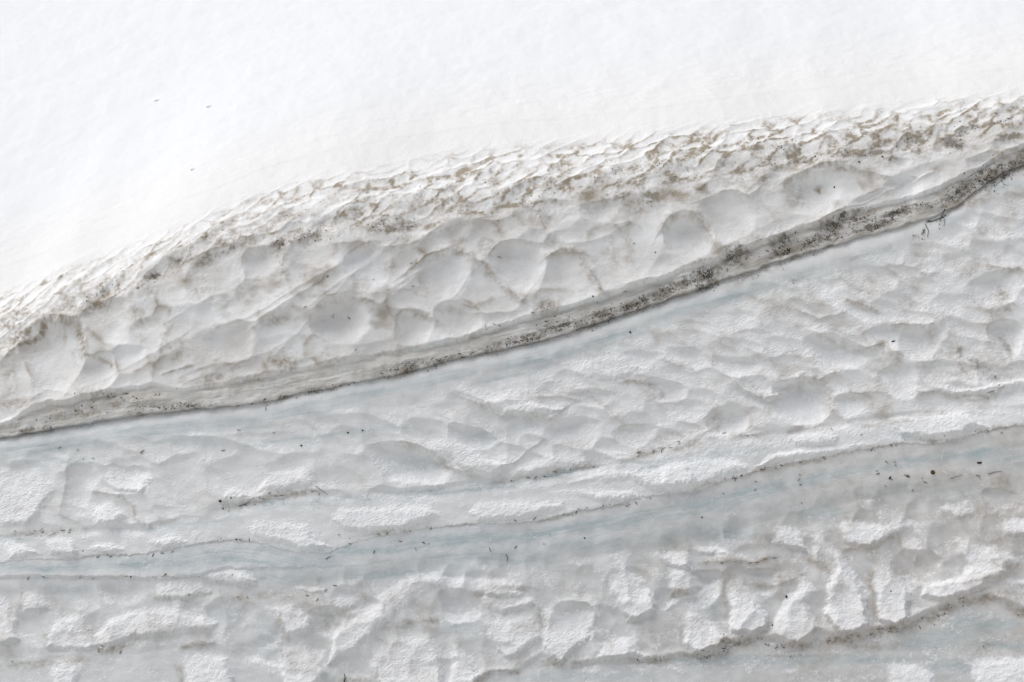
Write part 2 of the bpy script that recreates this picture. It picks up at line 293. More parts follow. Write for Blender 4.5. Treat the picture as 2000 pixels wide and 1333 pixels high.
# silt and grit lying along the strata, as blots: centre, rx, ry, tilt deg, brown, grit
BLOTS = [
 (150,805,90,18,12,.5,.35),(60,840,70,6,10,.6,.7),(240,785,60,20,8,.5,.35),(205,772,40,14,8,.45,.5),(300,795,60,12,5,.4,.5),(350,793,90,7,3,.5,.8),(420,740,60,16,10,.4,.15),
 (550,710,40,26,0,.5,.25),(500,740,60,14,8,.35,.1),(650,700,40,20,0,.35,.1),(620,762,60,6,12,.6,.9),(560,775,40,5,20,.5,.9),(800,718,60,14,14,.7,.9),(870,702,50,10,14,.6,.8),(760,690,60,14,12,.35,.1),
 (920,665,60,12,16,.4,.1),(960,680,60,12,14,.6,.85),(1035,660,40,12,16,.7,1),(1085,640,50,16,18,.6,.9),(1070,600,36,22,20,.5,.25),(1170,620,50,16,20,.8,1),(1240,597,50,14,20,.75,1),
 (1300,570,50,18,20,.8,.9),(1370,540,50,18,20,.9,1.1),(1385,555,30,9,20,.9,1.3),(1440,500,36,22,20,.75,.9),(1380,505,30,9,20,.4,.1),(1460,540,60,12,18,.5,.4),(1530,475,30,26,20,.75,.9),(1525,495,30,9,18,.9,1.3),(1590,470,60,18,18,.7,.8),
 (1630,440,50,20,18,.65,.7),(1680,428,40,14,18,.6,.9),(1710,440,40,10,16,.9,1.3),(1760,412,44,9,18,.8,1.3),(1820,400,50,12,14,.5,.6),(1880,372,40,14,30,.8,1.3),(1930,345,40,26,34,.85,1.2),(1990,315,50,20,26,.8,.7),(1970,330,40,12,24,.7,.6),(1960,345,30,8,30,.9,1.3),
 (1850,395,50,14,14,.7,.25),(1900,390,50,14,14,.6,.1),(1960,300,60,24,20,.4,.1),(1845,420,22,5,30,.8,1.3),(1660,415,44,7,20,.6,.9),(1550,505,60,7,18,.7,.6),
 (1815,430,14,4,30,.4,1.3),(1838,428,5,16,-12,.3,1.1),(1805,452,6,12,0,.4,1.1),(1790,465,18,7,30,.4,.9),(1735,485,12,6,20,.5,.5),(1552,545,12,5,20,.5,.6),(1680,500,30,4,15,.35,.3),
 # dirty melt strip on the shoulder
 (30,625,40,24,30,.8,.5),(30,660,34,20,30,.75,.5),(70,600,34,12,30,.6,.2),(100,610,30,16,34,.7,.4),(140,585,50,18,34,.7,.35),(190,570,50,12,30,.85,.7),(160,545,34,9,40,.7,.3),(230,540,40,12,24,.7,.3),
 (130,535,30,4,40,.75,.4),(170,520,12,6,60,.4,.1),(260,510,34,8,34,.5,.1),(290,540,26,9,40,.9,1),(275,555,16,9,50,.6,.6),(350,505,30,9,20,.85,.9),(360,460,24,7,18,.45,.1),(240,503,10,4,20,.5,.4),
 (400,465,60,14,24,.6,.3),(460,450,60,12,18,.65,.35),(430,490,60,6,20,.75,.6),(490,470,40,9,10,.6,.3),(480,420,40,8,16,.6,.2),(560,420,60,12,14,.6,.3),(545,478,16,20,-10,.85,.7),(600,455,40,12,14,.8,.6),(560,390,50,6,14,.5,.1),
 (640,430,40,12,16,.6,.3),(620,460,14,18,0,.6,.3),(680,380,50,8,14,.65,.4),(720,372,12,6,0,.7,.6),(740,440,30,14,14,.85,.6),(780,440,50,14,14,.8,.5),(700,410,22,10,0,.6,.3),(790,365,14,8,0,.7,.2),(770,390,16,8,0,.6,.3),(820,385,14,16,30,.75,.4),
 (830,350,22,8,10,.6,.2),(880,375,12,20,-10,.8,.4),(880,345,16,7,0,.6,.2),(910,400,20,22,30,.85,.4),(870,410,30,14,14,.7,.3),(790,470,16,14,0,.55,.2),(850,440,30,10,20,.6,.1),(960,335,10,7,0,.7,.3),(968,355,22,14,0,.8,.35),(970,380,10,14,0,.8,.4),
 (1010,368,14,16,0,.75,.4),(1020,395,22,10,10,.8,.5),(1030,350,14,7,10,.6,.3),(1075,355,24,18,0,.85,.45),(1040,330,26,5,16,.5,.2),(1090,325,22,6,20,.6,.2),(1145,325,16,7,10,.75,.3),(1110,342,10,4,0,.6,.4),(1170,345,26,12,30,.75,.3),(1150,360,16,12,0,.7,.4),
 (1200,340,30,8,30,.7,.5),(1240,325,22,10,30,.75,.5),(1255,350,14,20,-10,.7,.3),(1190,325,26,12,20,.6,.2),(1270,385,26,14,10,.8,.4),(1220,380,26,10,20,.75,.5),(1310,345,20,22,20,.85,.5),(1290,320,30,14,14,.75,.4),(1340,300,30,10,10,.75,.4),(1370,300,20,9,0,.7,.3),
 (1340,275,40,6,18,.6,.3),(1210,305,26,5,20,.5,.2),(1290,298,16,8,30,.6,.2),(1360,345,30,8,20,.7,.3),(1400,325,40,6,20,.8,.4),(1420,305,22,4,50,.8,.8),(1450,330,26,12,0,.6,.3),(1460,275,26,6,20,.7,.5),(1480,290,30,12,0,.8,.5),(1520,285,30,12,0,.8,.6),(1500,310,30,8,10,.6,.2),
 (1555,290,16,14,-20,.8,.5),(1540,265,16,8,10,.6,.3),(1560,315,60,9,12,.9,.7),(1610,300,40,8,16,.85,.6),(1600,255,30,5,14,.6,.4),(1655,275,8,18,20,.85,.7),(1678,245,10,6,30,.8,.5),(1665,260,6,10,20,.7,.5),(1650,300,16,12,0,.8,.5),
 (1700,262,26,5,8,.8,.6),(1730,275,34,8,0,.75,.4),(1750,250,16,10,-20,.75,.4),(1720,293,40,8,8,.85,.5),(1790,270,40,8,6,.85,.6),(1830,250,34,8,0,.8,.5),(1860,275,26,12,-10,1,.9),(1890,250,24,10,20,.95,.8),(1890,228,24,7,6,.8,.4),(1940,222,30,6,8,.85,.5),
 (1830,232,14,5,-20,.6,.4),(1790,222,12,3,10,.6,.4),(1980,212,20,7,16,.9,.5),(1950,236,40,3,12,1,1.3),(1970,265,40,10,0,.7,.4),(1790,290,10,12,0,.7,.4),(1900,290,30,5,16,.3,.1),(1740,305,14,6,10,.8,.4),(1640,330,20,6,0,.5,.1),
 (1320,378,20,20,0,.5,.1),(1240,400,30,24,0,.45,.1),(1370,370,14,14,0,.6,.3),(1180,385,14,16,0,.5,.2),(1440,340,26,14,0,.6,.1),(1490,345,30,10,0,.5,.1),(1600,365,14,10,0,.5,.1),(1555,380,30,30,0,.35,.05),(1230,480,14,50,4,.35,.08),
 (1200,500,22,44,12,.3,0),(1080,470,20,20,0,.25,0),(900,470,40,16,30,.35,0),(950,475,26,16,40,.4,0),(700,560,24,26,30,.25,0),(825,560,30,40,20,.22,0),(345,685,34,34,0,.35,.03),(265,620,20,30,0,.35,.03),
 (390,560,28,30,0,.32,.03),(395,510,30,16,30,.4,.05),(470,560,22,24,0,.28,.03),(600,540,20,20,20,.35,.02),(540,620,34,18,20,.35,.05),(20,740,20,60,0,.3,.03),(30,790,34,20,0,.4,.1),(140,680,10,40,0,.2,0),(200,580,20,20,0,.3,.1),(290,570,20,16,0,.4,.1),
 (720,720,50,9,12,.25,.05),(1480,395,20,40,0,.2,0),(760,520,20,16,0,.35,.05),
 # lower strata dirt
 (80,1042,70,7,4,.5,0.56),(440,985,20,10,0,.6,0.56),(500,978,60,7,14,.5,0.28),(580,962,50,8,8,.55,0.28),(620,962,14,6,-20,.5,0.42),(200,1085,60,4,4,.35,0.42),(400,1060,60,4,10,.3,0.35),(480,1055,50,4,-4,.3,0.42),
 (760,1040,60,5,8,.35,0.42),(900,1025,70,4,6,.3,0.28),(1090,1010,60,4,12,.45,0.49),(1190,988,30,5,10,.4,0.42),(1000,936,50,6,10,.4,0.28),(1110,915,70,7,10,.5,0.35),(1260,886,50,9,16,.55,0.35),(1340,870,60,12,12,.45,0.17),
 (1590,900,90,6,12,.55,0.42),(1480,920,50,5,20,.45,0.35),(1700,875,60,5,10,.4,0.28),(1820,862,40,5,0,.5,0.42),(1950,836,60,6,10,.45,0.28),(1380,950,50,5,16,.4,0.28),(300,1128,260,4,0,.25,0.24),(150,1082,80,3,0,.3,0.28),
 (1440,1256,60,14,6,.7,0.52),(1560,1262,40,10,0,.6,0.35),(1640,1250,60,12,14,.7,0.42),(1740,1230,60,12,8,.7,0.49),(1830,1200,60,14,26,.7,0.42),(1920,1170,70,12,10,.65,0.28),(1990,1195,40,12,-30,.6,0.21),(1390,1280,50,9,10,.6,0.49),(1270,1288,60,8,0,.5,0.49),
 (1340,1280,40,8,0,.5,0.42),(1100,1295,50,9,0,.5,0.21),(1700,1262,90,10,0,.4,0.14),(1530,1280,120,4,0,.3,0.28),(1930,1262,34,9,10,.5,0.42),(60,1300,70,9,6,.4,0.07),(150,1290,60,10,0,.4,0.07),(690,1330,60,9,10,.5,0.21),(620,1180,60,20,0,.3,0.035),
 (470,1170,40,16,10,.3,0.056),(520,1160,60,10,10,.35,0.1),(560,1170,50,12,20,.3,0.07),(640,1220,50,16,0,.35,0.028),(1000,1150,60,12,0,.25,0.07),(930,1160,30,10,0,.4,0.14),(1200,1290,40,8,0,.3,0.21),(1900,1010,60,20,0,.3,0.035),(1950,1060,60,26,0,.35,0.035),
 (1780,1130,60,24,0,.25,0.014),(1530,1130,50,12,0,.35,0.035),(1240,1050,50,20,0,.1,0.07),(1890,1130,50,10,0,.2,0.014),(1720,960,120,30,0,.15,0.042),(1880,930,60,12,0,.25,0.056),(1960,940,50,14,0,.35,0.035),(1900,975,60,8,-30,.3,0.1),(1580,990,60,8,0,.1,0.14),
 (1310,850,80,8,10,.35,0.035),(1900,520,40,20,20,.4,0.035),(1780,590,30,20,0,.35,0.014),(1720,560,26,12,0,.3,0.014),(1560,640,30,14,0,.25,0),(1480,700,26,14,0,.3,0),(1850,680,26,30,0,.3,0.035),(1800,700,20,30,0,.2,0.021),(1960,690,40,60,0,.3,0.035),(1880,860-130,60,12,0,.35,0.07),
 (1660,770,16,16,0,.3,0.014),(1700,830,30,8,0,.35,0.035),(1760,825,30,12,0,.35,0.035),(1950,850,40,8,8,.2,0.035),(1480,560,50,20,0,.15,0),
]
# clear blue-grey refrozen ice: centre, rx, ry, tilt, strength
ICE = [
 (100,870,130,18.72,8,0.6),(300,840,130,18.72,6,0.6),(450,830,90,18.72,6,0.5),(600,800,100,17.28,10,0.6),(720,765,90,14.4,12,0.55),(860,740,90,12.96,14,0.5),(1050,700,110,15.84,16,0.65),(1190,660,90,15.84,18,0.7),(1320,610,90,15.84,18,0.65),(1450,570,90,17.28,18,0.6),(1570,540,80,18.72,14,0.55),(1700,500,80,15.84,20,0.5),
 (1060,705,50,11.52,10,0.5),(130,900,140,10,4,0.5),(1180,690,60,12.96,0,0.4),(1960,360,40,12.96,10,0.6),(1850,430,30,10,10,0.6),
 (20,1055,60,8,0,0.5),(340,1030,120,7,8,0.55),(520,985,100,9,8,0.7),(680,975,120,9,4,0.7),(820,965,100,9,6,0.8),(960,950,90,10.08,8,0.8),(1080,930,90,9,12,0.75),(1200,912,70,9,10,0.7),(1290,900,60,12,16,0.7),(1380,895,70,11.52,10,0.7),(1470,880,60,15.84,10,0.5),
 (100,1108,150,10.08,0,0.75),(280,1100,160,12.96,2,0.85),(430,1085,110,14.4,4,0.8),(570,1100,110,12.96,0,0.8),(720,1075,130,11.52,4,0.8),(880,1055,150,14.4,6,0.85),(1040,1045,140,14.4,8,0.8),(1200,1020,140,15.84,10,0.8),(1340,995,120,17.28,10,0.75),(1480,960,120,15.84,12,0.8),(1620,930,130,12.96,12,0.8),(1760,905,110,11.52,10,0.8),(1900,885,110,12.96,8,0.75),(1980,890,60,21.6,0,0.6),
 (1800,960,120,21.6,0,0.45),(1600,1000,100,18.72,0,0.55),(1400,1040,110,18.72,0,0.55),(1280,1050,60,15.84,0,0.4),(1150,1060,100,14.4,0,0.5),(950,1090,140,15.84,0,0.6),(760,1120,120,14.4,0,0.6),(560,1130,90,14.4,0,0.5),(900,1220,60,21.6,0,0.3),(430,1130,40,10,0,0.3),
 (1390,1180,16,36,20,0.55),(1370,1290,100,10,4,0.75),(1540,1290,120,12,0,0.75),(1700,1290,100,10.08,0,0.7),(1830,1250,100,18.72,10,0.8),(1920,1220,80,21.6,0,0.8),(1960,1260,60,10,0,0.9),(1860,1300,60,21.6,0,0.65),(1300,1130,14,21.6,0,0.4),(640,1290,14,43.2,0,0.3),
 (1150,1320,150,10.08,0,0.4),(520,1240,20,43.2,10,0.35),(205,1240,60,10,0,0.3),(430,1200,40,17.28,0,0.35),(290,590,60,28.8,20,0.15),(130,1150,60,12,0,0.4),(1490,1150,16,28.8,0,0.4),(1770,1170,12,36,20,0.35),(1690,1110,14,28.8,0,0.35),
 (820,910,70,21.6,0,0.45),(950,845,40,18.72,-20,0.4),(945,860,40,12,-14,0.4),(1020,830,24,14.4,0,0.35),(1640,690,60,11.52,0,0.3),(1565,765,40,18.72,0,0.3),(1590,610,30,9,-20,0.35),(1450,770,40,9,-20,0.35),(1540,660,40,14.4,0,0.2),(710,840,110,6,4,0.6),(560,860,120,8,6,0.4),
 (1750,850,30,10,0,0.6),(600,865,80,8,0,0.3),(350,860,120,10,0,0.3),(60,880,100,12,0,0.4),(980,735,60,8,10,0.4),(1310,545,70,5,18,0.6),(1200,580,100,5,14,0.6),(1100,605,60,4,14,0.6),(950,655,80,4,14,0.5),(820,680,80,5,14,0.5),(330,780,200,6,5,0.5),(640,730,120,6,12,0.5),(100,838,120,5,10,0.5),(480,762,100,5,8,0.5),
]

def _w(lst): 
    a = np.array(lst, float)
    x, z = px2w(a[:, 0], a[:, 1])
    return np.stack([x, z], 1)
PM = DIST / FPX                                              # metres per pixel at the wall
def scale_at(px, py):
    """metres per pixel across and up the surface height at a point (they differ where the bank rolls back)"""
    x, z = px2w([px - 2, px + 2, px, px], [py, py, py - 2, py + 2])
    return abs(x[1] - x[0]) / 4, abs(z[3] - z[2]) / 4

def cups(x, z, lst, smooth=0.0022, cell=None):
    wx = x + 0.019 * noise(x * 7, z * 7, 1) + 0.005 * noise(x * 19, z * 19, 2) + 0.002 * noise(x * 50, z * 50, 7)
    wz = z + 0.016 * noise(x * 7, z * 7, 3) + 0.005 * noise(x * 19, z * 19, 4) + 0.002 * noise(x * 50, z * 50, 8)
    m1 = np.zeros_like(x); m2 = np.full_like(x, 0.02)
    for (cx, cy, rx, ru, rd, ang, dep) in lst:
        cy, ru, rd = cy - 0.38 * ru, 0.62 * ru, rd + 0.38 * ru          # deepest just under the upper rim
        if lst is CUPS and cx < 800: ang = 0.6 * ang + 16
        (X,), (Z,) = px2w([cx], [cy])
        sx, sz = scale_at(cx, cy)
        a = math.radians(ang); ca, sa = math.cos(a), math.sin(a)
        D = dep * min(rx, (ru + rd) / 2) * PM * (0.46 if lst is CUPS else 0.52 if lst is not CUPS_LOW else 0.5) * (0.8 + 0.45 * math.sin(cx * 1.7 + cy))
        R = max(rx, ru, rd) * PM * 1.5
        k = np.nonzero((np.abs(x - X) < R) & (np.abs(z - Z) < R))
        dx = (wx[k] - X) / sx; dz = (wz[k] - Z) / sz
        u = (dx * ca + dz * sa) / rx; v = -dx * sa + dz * ca
        v = np.where(v > 0, v / ru, v / rd)
        q = D * (u * u + v * v - 1)
        o1 = m1[k]
        lo = np.minimum(o1, q); hi = np.maximum(o1, q)
        m1[k] = lo
        m2[k] = np.minimum(m2[k], hi)
    if cell:                                                 # unnamed hollows fill the gaps between the measured ones
        cx_, cz_, ang, D, seed = cell
        a = math.radians(ang); ca, sa = math.cos(a), math.sin(a)
        f1, f2 = worley((wx * ca + wz * sa) / cx_, (-wx * sa + wz * ca) / cz_, seed, (1.55, 0.75))
        vary = D * (0.75 + 0.6 * noise(x * 3, z * 4, seed + 2))
        for f in (f1, f2):
            q = vary * (f * 1.9 - 1)
            lo = np.minimum(m1, q); hi = np.maximum(m1, q)
            m1, m2 = lo, np.minimum(m2, hi)
    ridge = 0.45 * np.exp(-(m2 - m1) / 0.005) + 0.55 * np.exp(-(m2 - m1) / 0.014)
    h = m1 - smooth * np.exp(-(m2 - m1) / smooth) * 0.6
    return h, ridge

def poly_sd(x, z, P):
    """signed distance to a polygon, positive inside"""
    d = np.full(x.shape, 1e9); ins = np.zeros(x.shape, bool)
    n = len(P)
    for i in range(n):
        a, b = P[i], P[(i + 1) % n]
        e = b - a; wx = x - a[0]; wz = z - a[1]
        t = np.clip((wx * e[0] + wz * e[1]) / (e @ e + 1e-12), 0, 1)
        d = np.minimum(d, (wx - e[0] * t) ** 2 + (wz - e[1] * t) ** 2)
        c = (a[1] > z) != (b[1] > z)
        with np.errstate(divide='ignore', invalid='ignore'):
            xi = (b[0] - a[0]) * (z - a[1]) / (b[1] - a[1] + 1e-12) + a[0]
        ins ^= c & (x < xi)
    d = np.sqrt(d)
    return np.where(ins, d, -d)

def seg_d(x, z, P):
    d = np.full(x.shape, 1e9); s = np.zeros(x.shape)
    for i in range(len(P) - 1):
        a, b = P[i], P[i + 1]
        e = b - a; wx = x - a[0]; wz = z - a[1]
        t = np.clip((wx * e[0] + wz * e[1]) / (e @ e + 1e-12), 0, 1)
        dd = (wx - e[0] * t) ** 2 + (wz - e[1] * t) ** 2
        m = dd < d
        d = np.where(m, dd, d)
        s = np.where(m, np.sign(e[0] * wz - e[1] * wx), s)        # + above a line drawn left to right
    return np.sqrt(d), s

def blots(x, z, lst, cols):
    out = [np.zeros_like(x) for _ in range(cols)]
    wx = x + 0.012 * noise(x * 14, z * 14, 11) + 0.006 * noise(x * 45, z * 45, 12)
    wz = z + 0.008 * noise(x * 14, z * 14, 13) + 0.005 * noise(x * 45, z * 45, 14)
    for b in lst:
        cx, cy, rx, ry, ang = b[:5]
        (X,), (Z,) = px2w([cx], [cy])
        sx, sz = scale_at(cx, cy)
        Rx = 2.2 * max(rx, ry) * sx; Rz = 2.2 * max(rx, ry) * sz
        k = np.nonzero((np.abs(x - X) < Rx) & (np.abs(z - Z) < Rz))
        if not len(k[0]): continue
        a = math.radians(ang); ca, sa = math.cos(a), math.sin(a)
        dx = (wx[k] - X) / sx; dz = (wz[k] - Z) / sz
        u = (dx * ca + dz * sa) / rx; v = (-dx * sa + dz * ca) / ry
        g = np.exp(-1.1 * (u * u + v * v))
        for c in range(cols):
            out[c][k] = np.maximum(out[c][k], b[5 + c] * g)
    return out

def ledge(x, z, name, A, up, dn, w, kdn):
    """step in the wall along a stratum: the part above stands out, the part below is cut back"""
    dz = z - line(name, x) - 0.003 * noise(x * 60, z * 60, 31)
    t = sst(-w, w, dz)
    return A * (t * np.exp(-np.maximum(dz, 0) / up) - kdn * (1 - t) * np.exp(np.minimum(dz, 0) / dn))

def shoulder_cells(x, z):
    s = z - zroll(x)
    w = s + 0.95 * WROLL * np.logaddexp(0, (s - SROLL) / WROLL)      # distance measured along the rounded surface
    u = x - 0.55 * w + 0.042 * noise(x * 6, w * 7, 101) + 0.012 * noise(x * 28, w * 28, 102)
    v = w - 0.10 * x + 0.036 * noise(x * 6, w * 7, 103) + 0.012 * noise(x * 28, w * 28, 104)
    return worley(u / 0.090, v / 0.072, 11)

def surface(x, z, band):
    """relief (metres towards the viewer) and masks of one band of the bank, at wall points x, z"""
    shp = x.shape
    x = x.ravel().astype(float); z = z.ravel().astype(float)
    h = np.zeros_like(x); ridge = np.zeros_like(x); fl = np.zeros_like(x)
    zr = zroll(x)
    s = z - zr
    if band == 'upper':
        c, r = cups(x, z, CUPS, cell=(0.19, 0.135, 30, 0.019, 3))
        fade = 1 - sst(0.02, 0.09, s)
        zsh = line('shelf', x)
        fade *= sst(-0.045, 0.02, z - zsh)
        h += c * fade; ridge = r * fade
        # small sun cups of the shoulder
        amp = sst(-0.02, 0.04, s) * (1 - sst(0.0, 0.10, z - line('strip', x)))
        f1, f2 = shoulder_cells(x, z)
        h += (0.010 + 0.007 * noise(x * 4, s * 9, 107)) * amp * (np.minimum(f1, 0.6) * 1.6 - 0.5)
        # the shelf: a lip over a steep streaky face
        h += ledge(x, z, 'shelf', 0.016 + 0.008 * noise(x * 4, 0 * x, 8), 0.05, 0.10, 0.012, 0.55)
        t = sst(0.0, 0.02, zsh - z)
        h += t * 0.0025 * fbm(x * 4, (z - line('B', x)) * 90, 3, 9)
        h += t * 0.007 * fbm(x * 16, z * 26, 3, 10)
        fl = sst(0, .03, z - zsh) * 0.5
    elif band == 'middle':
        c, r = cups(x, z, CUPS_MID, cell=(0.13, 0.070, -16, 0.0150, 5))
        zB = line('B', x); zC1 = line('C1', x)
        fade = sst(0.03, 0.12, zB - z) * sst(-0.03, 0.03, z - zC1 + 0.02)
        h += c * fade; ridge = r * fade
        step = 0.016 + 0.005 * np.sin(x * 3.1)
        h += -step * (0.6 * np.exp(-np.maximum(zB - z, 0) / 0.15) + 1.1 * np.exp(-np.maximum(zB - z, 0) / 0.02))
        h += ledge(x, z, 'C1', np.maximum(0.001, 0.003 + 0.010 * noise(x * 3.5, 0 * x, 18)), 0.05, 0.06, 0.010, 0.9)
        fl = 0.42 + 0.24 * sst(-1, 1.2, x)
    elif band == 'lower':
        c, r = cups(x, z, CUPS_LOW, cell=(0.082, 0.125, 14, 0.0160, 8))
        zC = line('C2', x); zC3 = line('C3', x); zD = line('D1', x)
        fade = sst(0.0, 0.06, zC3 - z) * sst(-0.02, 0.03, z - zD)
        h += c * fade; ridge = r * fade
        step = 0.005 + 0.002 * np.sin(x * 4.1 + 1)
        h += -step * (0.6 * np.exp(-np.maximum(zC - z, 0) / 0.09) + 0.35 * np.exp(-np.maximum(zC - z, 0) / 0.015))
        rightD = sst(-0.3, 0.3, x) * 0.7 + 0.3
        h += ledge(x, z, 'D1', 0.010 * rightD, 0.06, 0.09, 0.014, 1.0)
        wl_ = (1 - sst(-1.5, -0.2, x))
        h += ledge(x, z, 'C3', 0.006 * wl_, 0.03, 0.04, 0.005, 0.8)
        fl = 0.26 + 0.14 * sst(0.02, 0.12, zC3 - z)
    if band in ('middle', 'lower', 'upper'):
        wx = x + 0.008 * noise(x * 16, z * 16, 21) + 0.005 * noise(x * 45, z * 45, 22) + 0.003 * noise(x * 110, z * 110, 25)
        wz = z + 0.007 * noise(x * 16, z * 16, 23) + 0.004 * noise(x * 45, z * 45, 24) + 0.003 * noise(x * 110, z * 110, 26)
        zhi = {'upper': 9, 'middle': line('B', x) - .0, 'lower': line('C2', x)}[band]
        for P, mm in PILLOWS:
            cx = sum(p[0] for p in P) / len(P); cy = sum(p[1] for p in P) / len(P)
            W = _w(P)
            lo = W.min(0) - 0.03; hi = W.max(0) + 0.03
            k = np.nonzero((x > lo[0]) & (x < hi[0]) & (z > lo[1]) & (z < hi[1]) & (z < zhi))
            if not len(k[0]): continue
            sd = poly_sd(wx[k], wz[k], W)
            # swells towards the lower edge, drops off sharply there; fades in at the top
            v = np.clip((W[:, 1].max() - z[k]) / (np.ptp(W[:, 1]) + 1e-6), 0, 1)
            e = sst(-0.004, 0.013 + 0.05 * (1 - v) ** 1.5, sd)
            hp = np.clip((x[k] - W[:, 0].min()) / (np.ptp(W[:, 0]) + 1e-6), 0, 1)
            prof = e * (0.15 + 0.85 * v) * (0.45 + 0.75 * hp)
            h[k] += mm * 0.0013 * prof
            fl[k] = np.maximum(fl[k], sst(-0.042, 0.030, sd) * (0.35 + 0.65 * sst(0, .35, v)))
    brown = np.zeros_like(x); grit = np.zeros_like(x)
    if band != 'slope':
        for P, mm, wpx, br, gr in CRESTS:
            W = _w(P); w = wpx * PM
            lo = W.min(0) - 2.5 * w; hi = W.max(0) + 2.5 * w
            k = np.nonzero((x > lo[0]) & (x < hi[0]) & (z > lo[1]) & (z < hi[1]))
            if not len(k[0]): continue
            jx = 0.006 * noise(x[k] * 18, z[k] * 18, 41); jz = 0.006 * noise(x[k] * 18, z[k] * 18, 42)
            d, sgn = seg_d(x[k] + jx, z[k] + jz, W)
            up = sgn > 0
            h[k] += mm * 0.001 * np.exp(-d / np.where(up, w * 0.9, w * 0.55))
            g = np.exp(-(d / np.where(up, w * 0.7, w * 0.9)) ** 2)
            brown[k] = np.maximum(brown[k], br * g)
            grit[k] = np.maximum(grit[k], gr * np.exp(-(d / (w * 0.6)) ** 2))
    # broad unevenness and fine grain
    h += 0.006 * fbm(x * 7, z * 9, 3, 51)
    if band == 'upper':                                       # dirt settles in crumbly little steps below the shoulder
        h += 0.0022 * sst(-0.16, 0.0, s) * (1 - sst(0.02, 0.12, s)) * fbm(x * 60, z * 60, 3, 53)
    if band == 'slope':
        h += 0.005 * fbm(x * 1.3, z * 2.5, 3, 52) * sst(0, .3, z - line('strip', x) - .16)
    return [a.reshape(shp) for a in (h, ridge, fl, brown, grit)]

def base_normal(x, z):
    e = 0.004
    yx = (Y0(x + e, z) - Y0(x - e, z)) / (2 * e)
    yz = (Y0(x, z + e) - Y0(x, z - e)) / (2 * e)
    n = np.stack([yx, -np.ones_like(yx), yz], -1)
    return n / np.linalg.norm(n, axis=-1, keepdims=True)

def place(x, z, band, lift=0.0):
    """world points on the finished relief, with the smooth surface's normal"""
    x = np.asarray(x, float); z = np.asarray(z, float)
    h = surface(x, z, band)[0]
    n = base_normal(x, z)
    p = np.stack([x, Y0(x, z), z], -1) + n * (h + lift)[..., None]
    return p, n

# ------------------------------------------------------------------ materials
def snow_material():
    m = bpy.data.materials.new('snow'); m.use_nodes = True
    nt = m.node_tree; N, L = nt.nodes, nt.links
    b = N['Principled BSDF']
    col = N.new('ShaderNodeAttribute'); col.attribute_name = 'snow_colour'
    msk = N.new('ShaderNodeAttribute'); msk.attribute_name = 'snow_mask'       # r: loose grain, g: ice, b: grit
    sep = N.new('ShaderNodeSeparateColor'); L.new(msk.outputs['Color'], sep.inputs[0])
    tc = N.new('ShaderNodeTexCoord')
    # fine specks of dirt, only where grit lies
    nz = N.new('ShaderNodeTexNoise'); nz.inputs['Scale'].default_value = 260; nz.inputs['Detail'].default_value = 3
    L.new(tc.outputs['Object'], nz.inputs['Vector'])
    thr = N.new('ShaderNodeMath'); thr.operation = 'MULTIPLY_ADD'; thr.inputs[1].default_value = 0.30; thr.inputs[2].default_value = 0.28
    L.new(sep.outputs[2], thr.inputs[0])
    sub = N.new('ShaderNodeMath'); sub.operation = 'SUBTRACT'
    inv = N.new('ShaderNodeMath'); inv.operation = 'SUBTRACT'; inv.inputs[0].default_value = 1.0
    L.new(nz.outputs[0], inv.inputs[1])
    L.new(thr.outputs[0], sub.inputs[0]); L.new(inv.outputs[0], sub.inputs[1])
    ramp = N.new('ShaderNodeMapRange'); ramp.inputs['From Min'].default_value = 0.0; ramp.inputs['From Max'].default_value = 0.10
    L.new(sub.outputs[0], ramp.inputs['Value'])
    mulg = N.new('ShaderNodeMath'); mulg.operation = 'MULTIPLY'
    stp = N.new('ShaderNodeMath'); stp.operation = 'GREATER_THAN'; stp.inputs[1].default_value = 0.02
    L.new(sep.outputs[2], stp.inputs[0]); L.new(ramp.outputs[0], mulg.inputs[0]); L.new(stp.outputs[0], mulg.inputs[1])
    mx = N.new('ShaderNodeMix'); mx.data_type = 'RGBA'
    L.new(mulg.outputs[0], mx.inputs[0]); L.new(col.outputs['Color'], mx.inputs[6]); mx.inputs[7].default_value = (0.06, 0.052, 0.045, 1)
    L.new(mx.outputs[2], b.inputs['Base Color'])
    # granular relief
    mp = N.new('ShaderNodeMapping'); mp.inputs['Rotation'].default_value = (0, math.radians(24), 0); mp.inputs['Scale'].default_value = (0.55, 1, 1.25)
    L.new(tc.outputs['Object'], mp.inputs['Vector'])
    g1 = N.new('ShaderNodeTexNoise'); g1.inputs['Scale'].default_value = 120; g1.inputs['Detail'].default_value = 3; g1.inputs['Roughness'].default_value = 0.6
    L.new(mp.outputs[0], g1.inputs['Vector'])
    g2 = N.new('ShaderNodeTexVoronoi'); g2.inputs['Scale'].default_value = 230
    L.new(tc.outputs['Object'], g2.inputs['Vector'])
    add = N.new('ShaderNodeMath'); add.operation = 'MULTIPLY_ADD'; add.inputs[1].default_value = 0.4
    L.new(g2.outputs['Distance'], add.inputs[0]); L.new(g1.outputs[0], add.inputs[2])
    bm = N.new('ShaderNodeBump'); bm.inputs['Distance'].default_value = 0.0035
    st = N.new('ShaderNodeMath'); st.operation = 'MULTIPLY_ADD'; st.inputs[1].default_value = 0.30; st.inputs[2].default_value = 0.34
    L.new(sep.outputs[0], st.inputs[0]); L.new(st.outputs[0], bm.inputs['Strength'])
    L.new(add.outputs[0], bm.inputs['Height']); L.new(bm.outputs[0], b.inputs['Normal'])
    ro = N.new('ShaderNodeMath'); ro.operation = 'MULTIPLY_ADD'; ro.inputs[1].default_value = -0.35; ro.inputs[2].default_value = 0.85
    L.new(sep.outputs[1], ro.inputs[0]); L.new(ro.outputs[0], b.inputs['Roughness'])
    b.inputs['Specular IOR Level'].default_value = 0.25
    return m
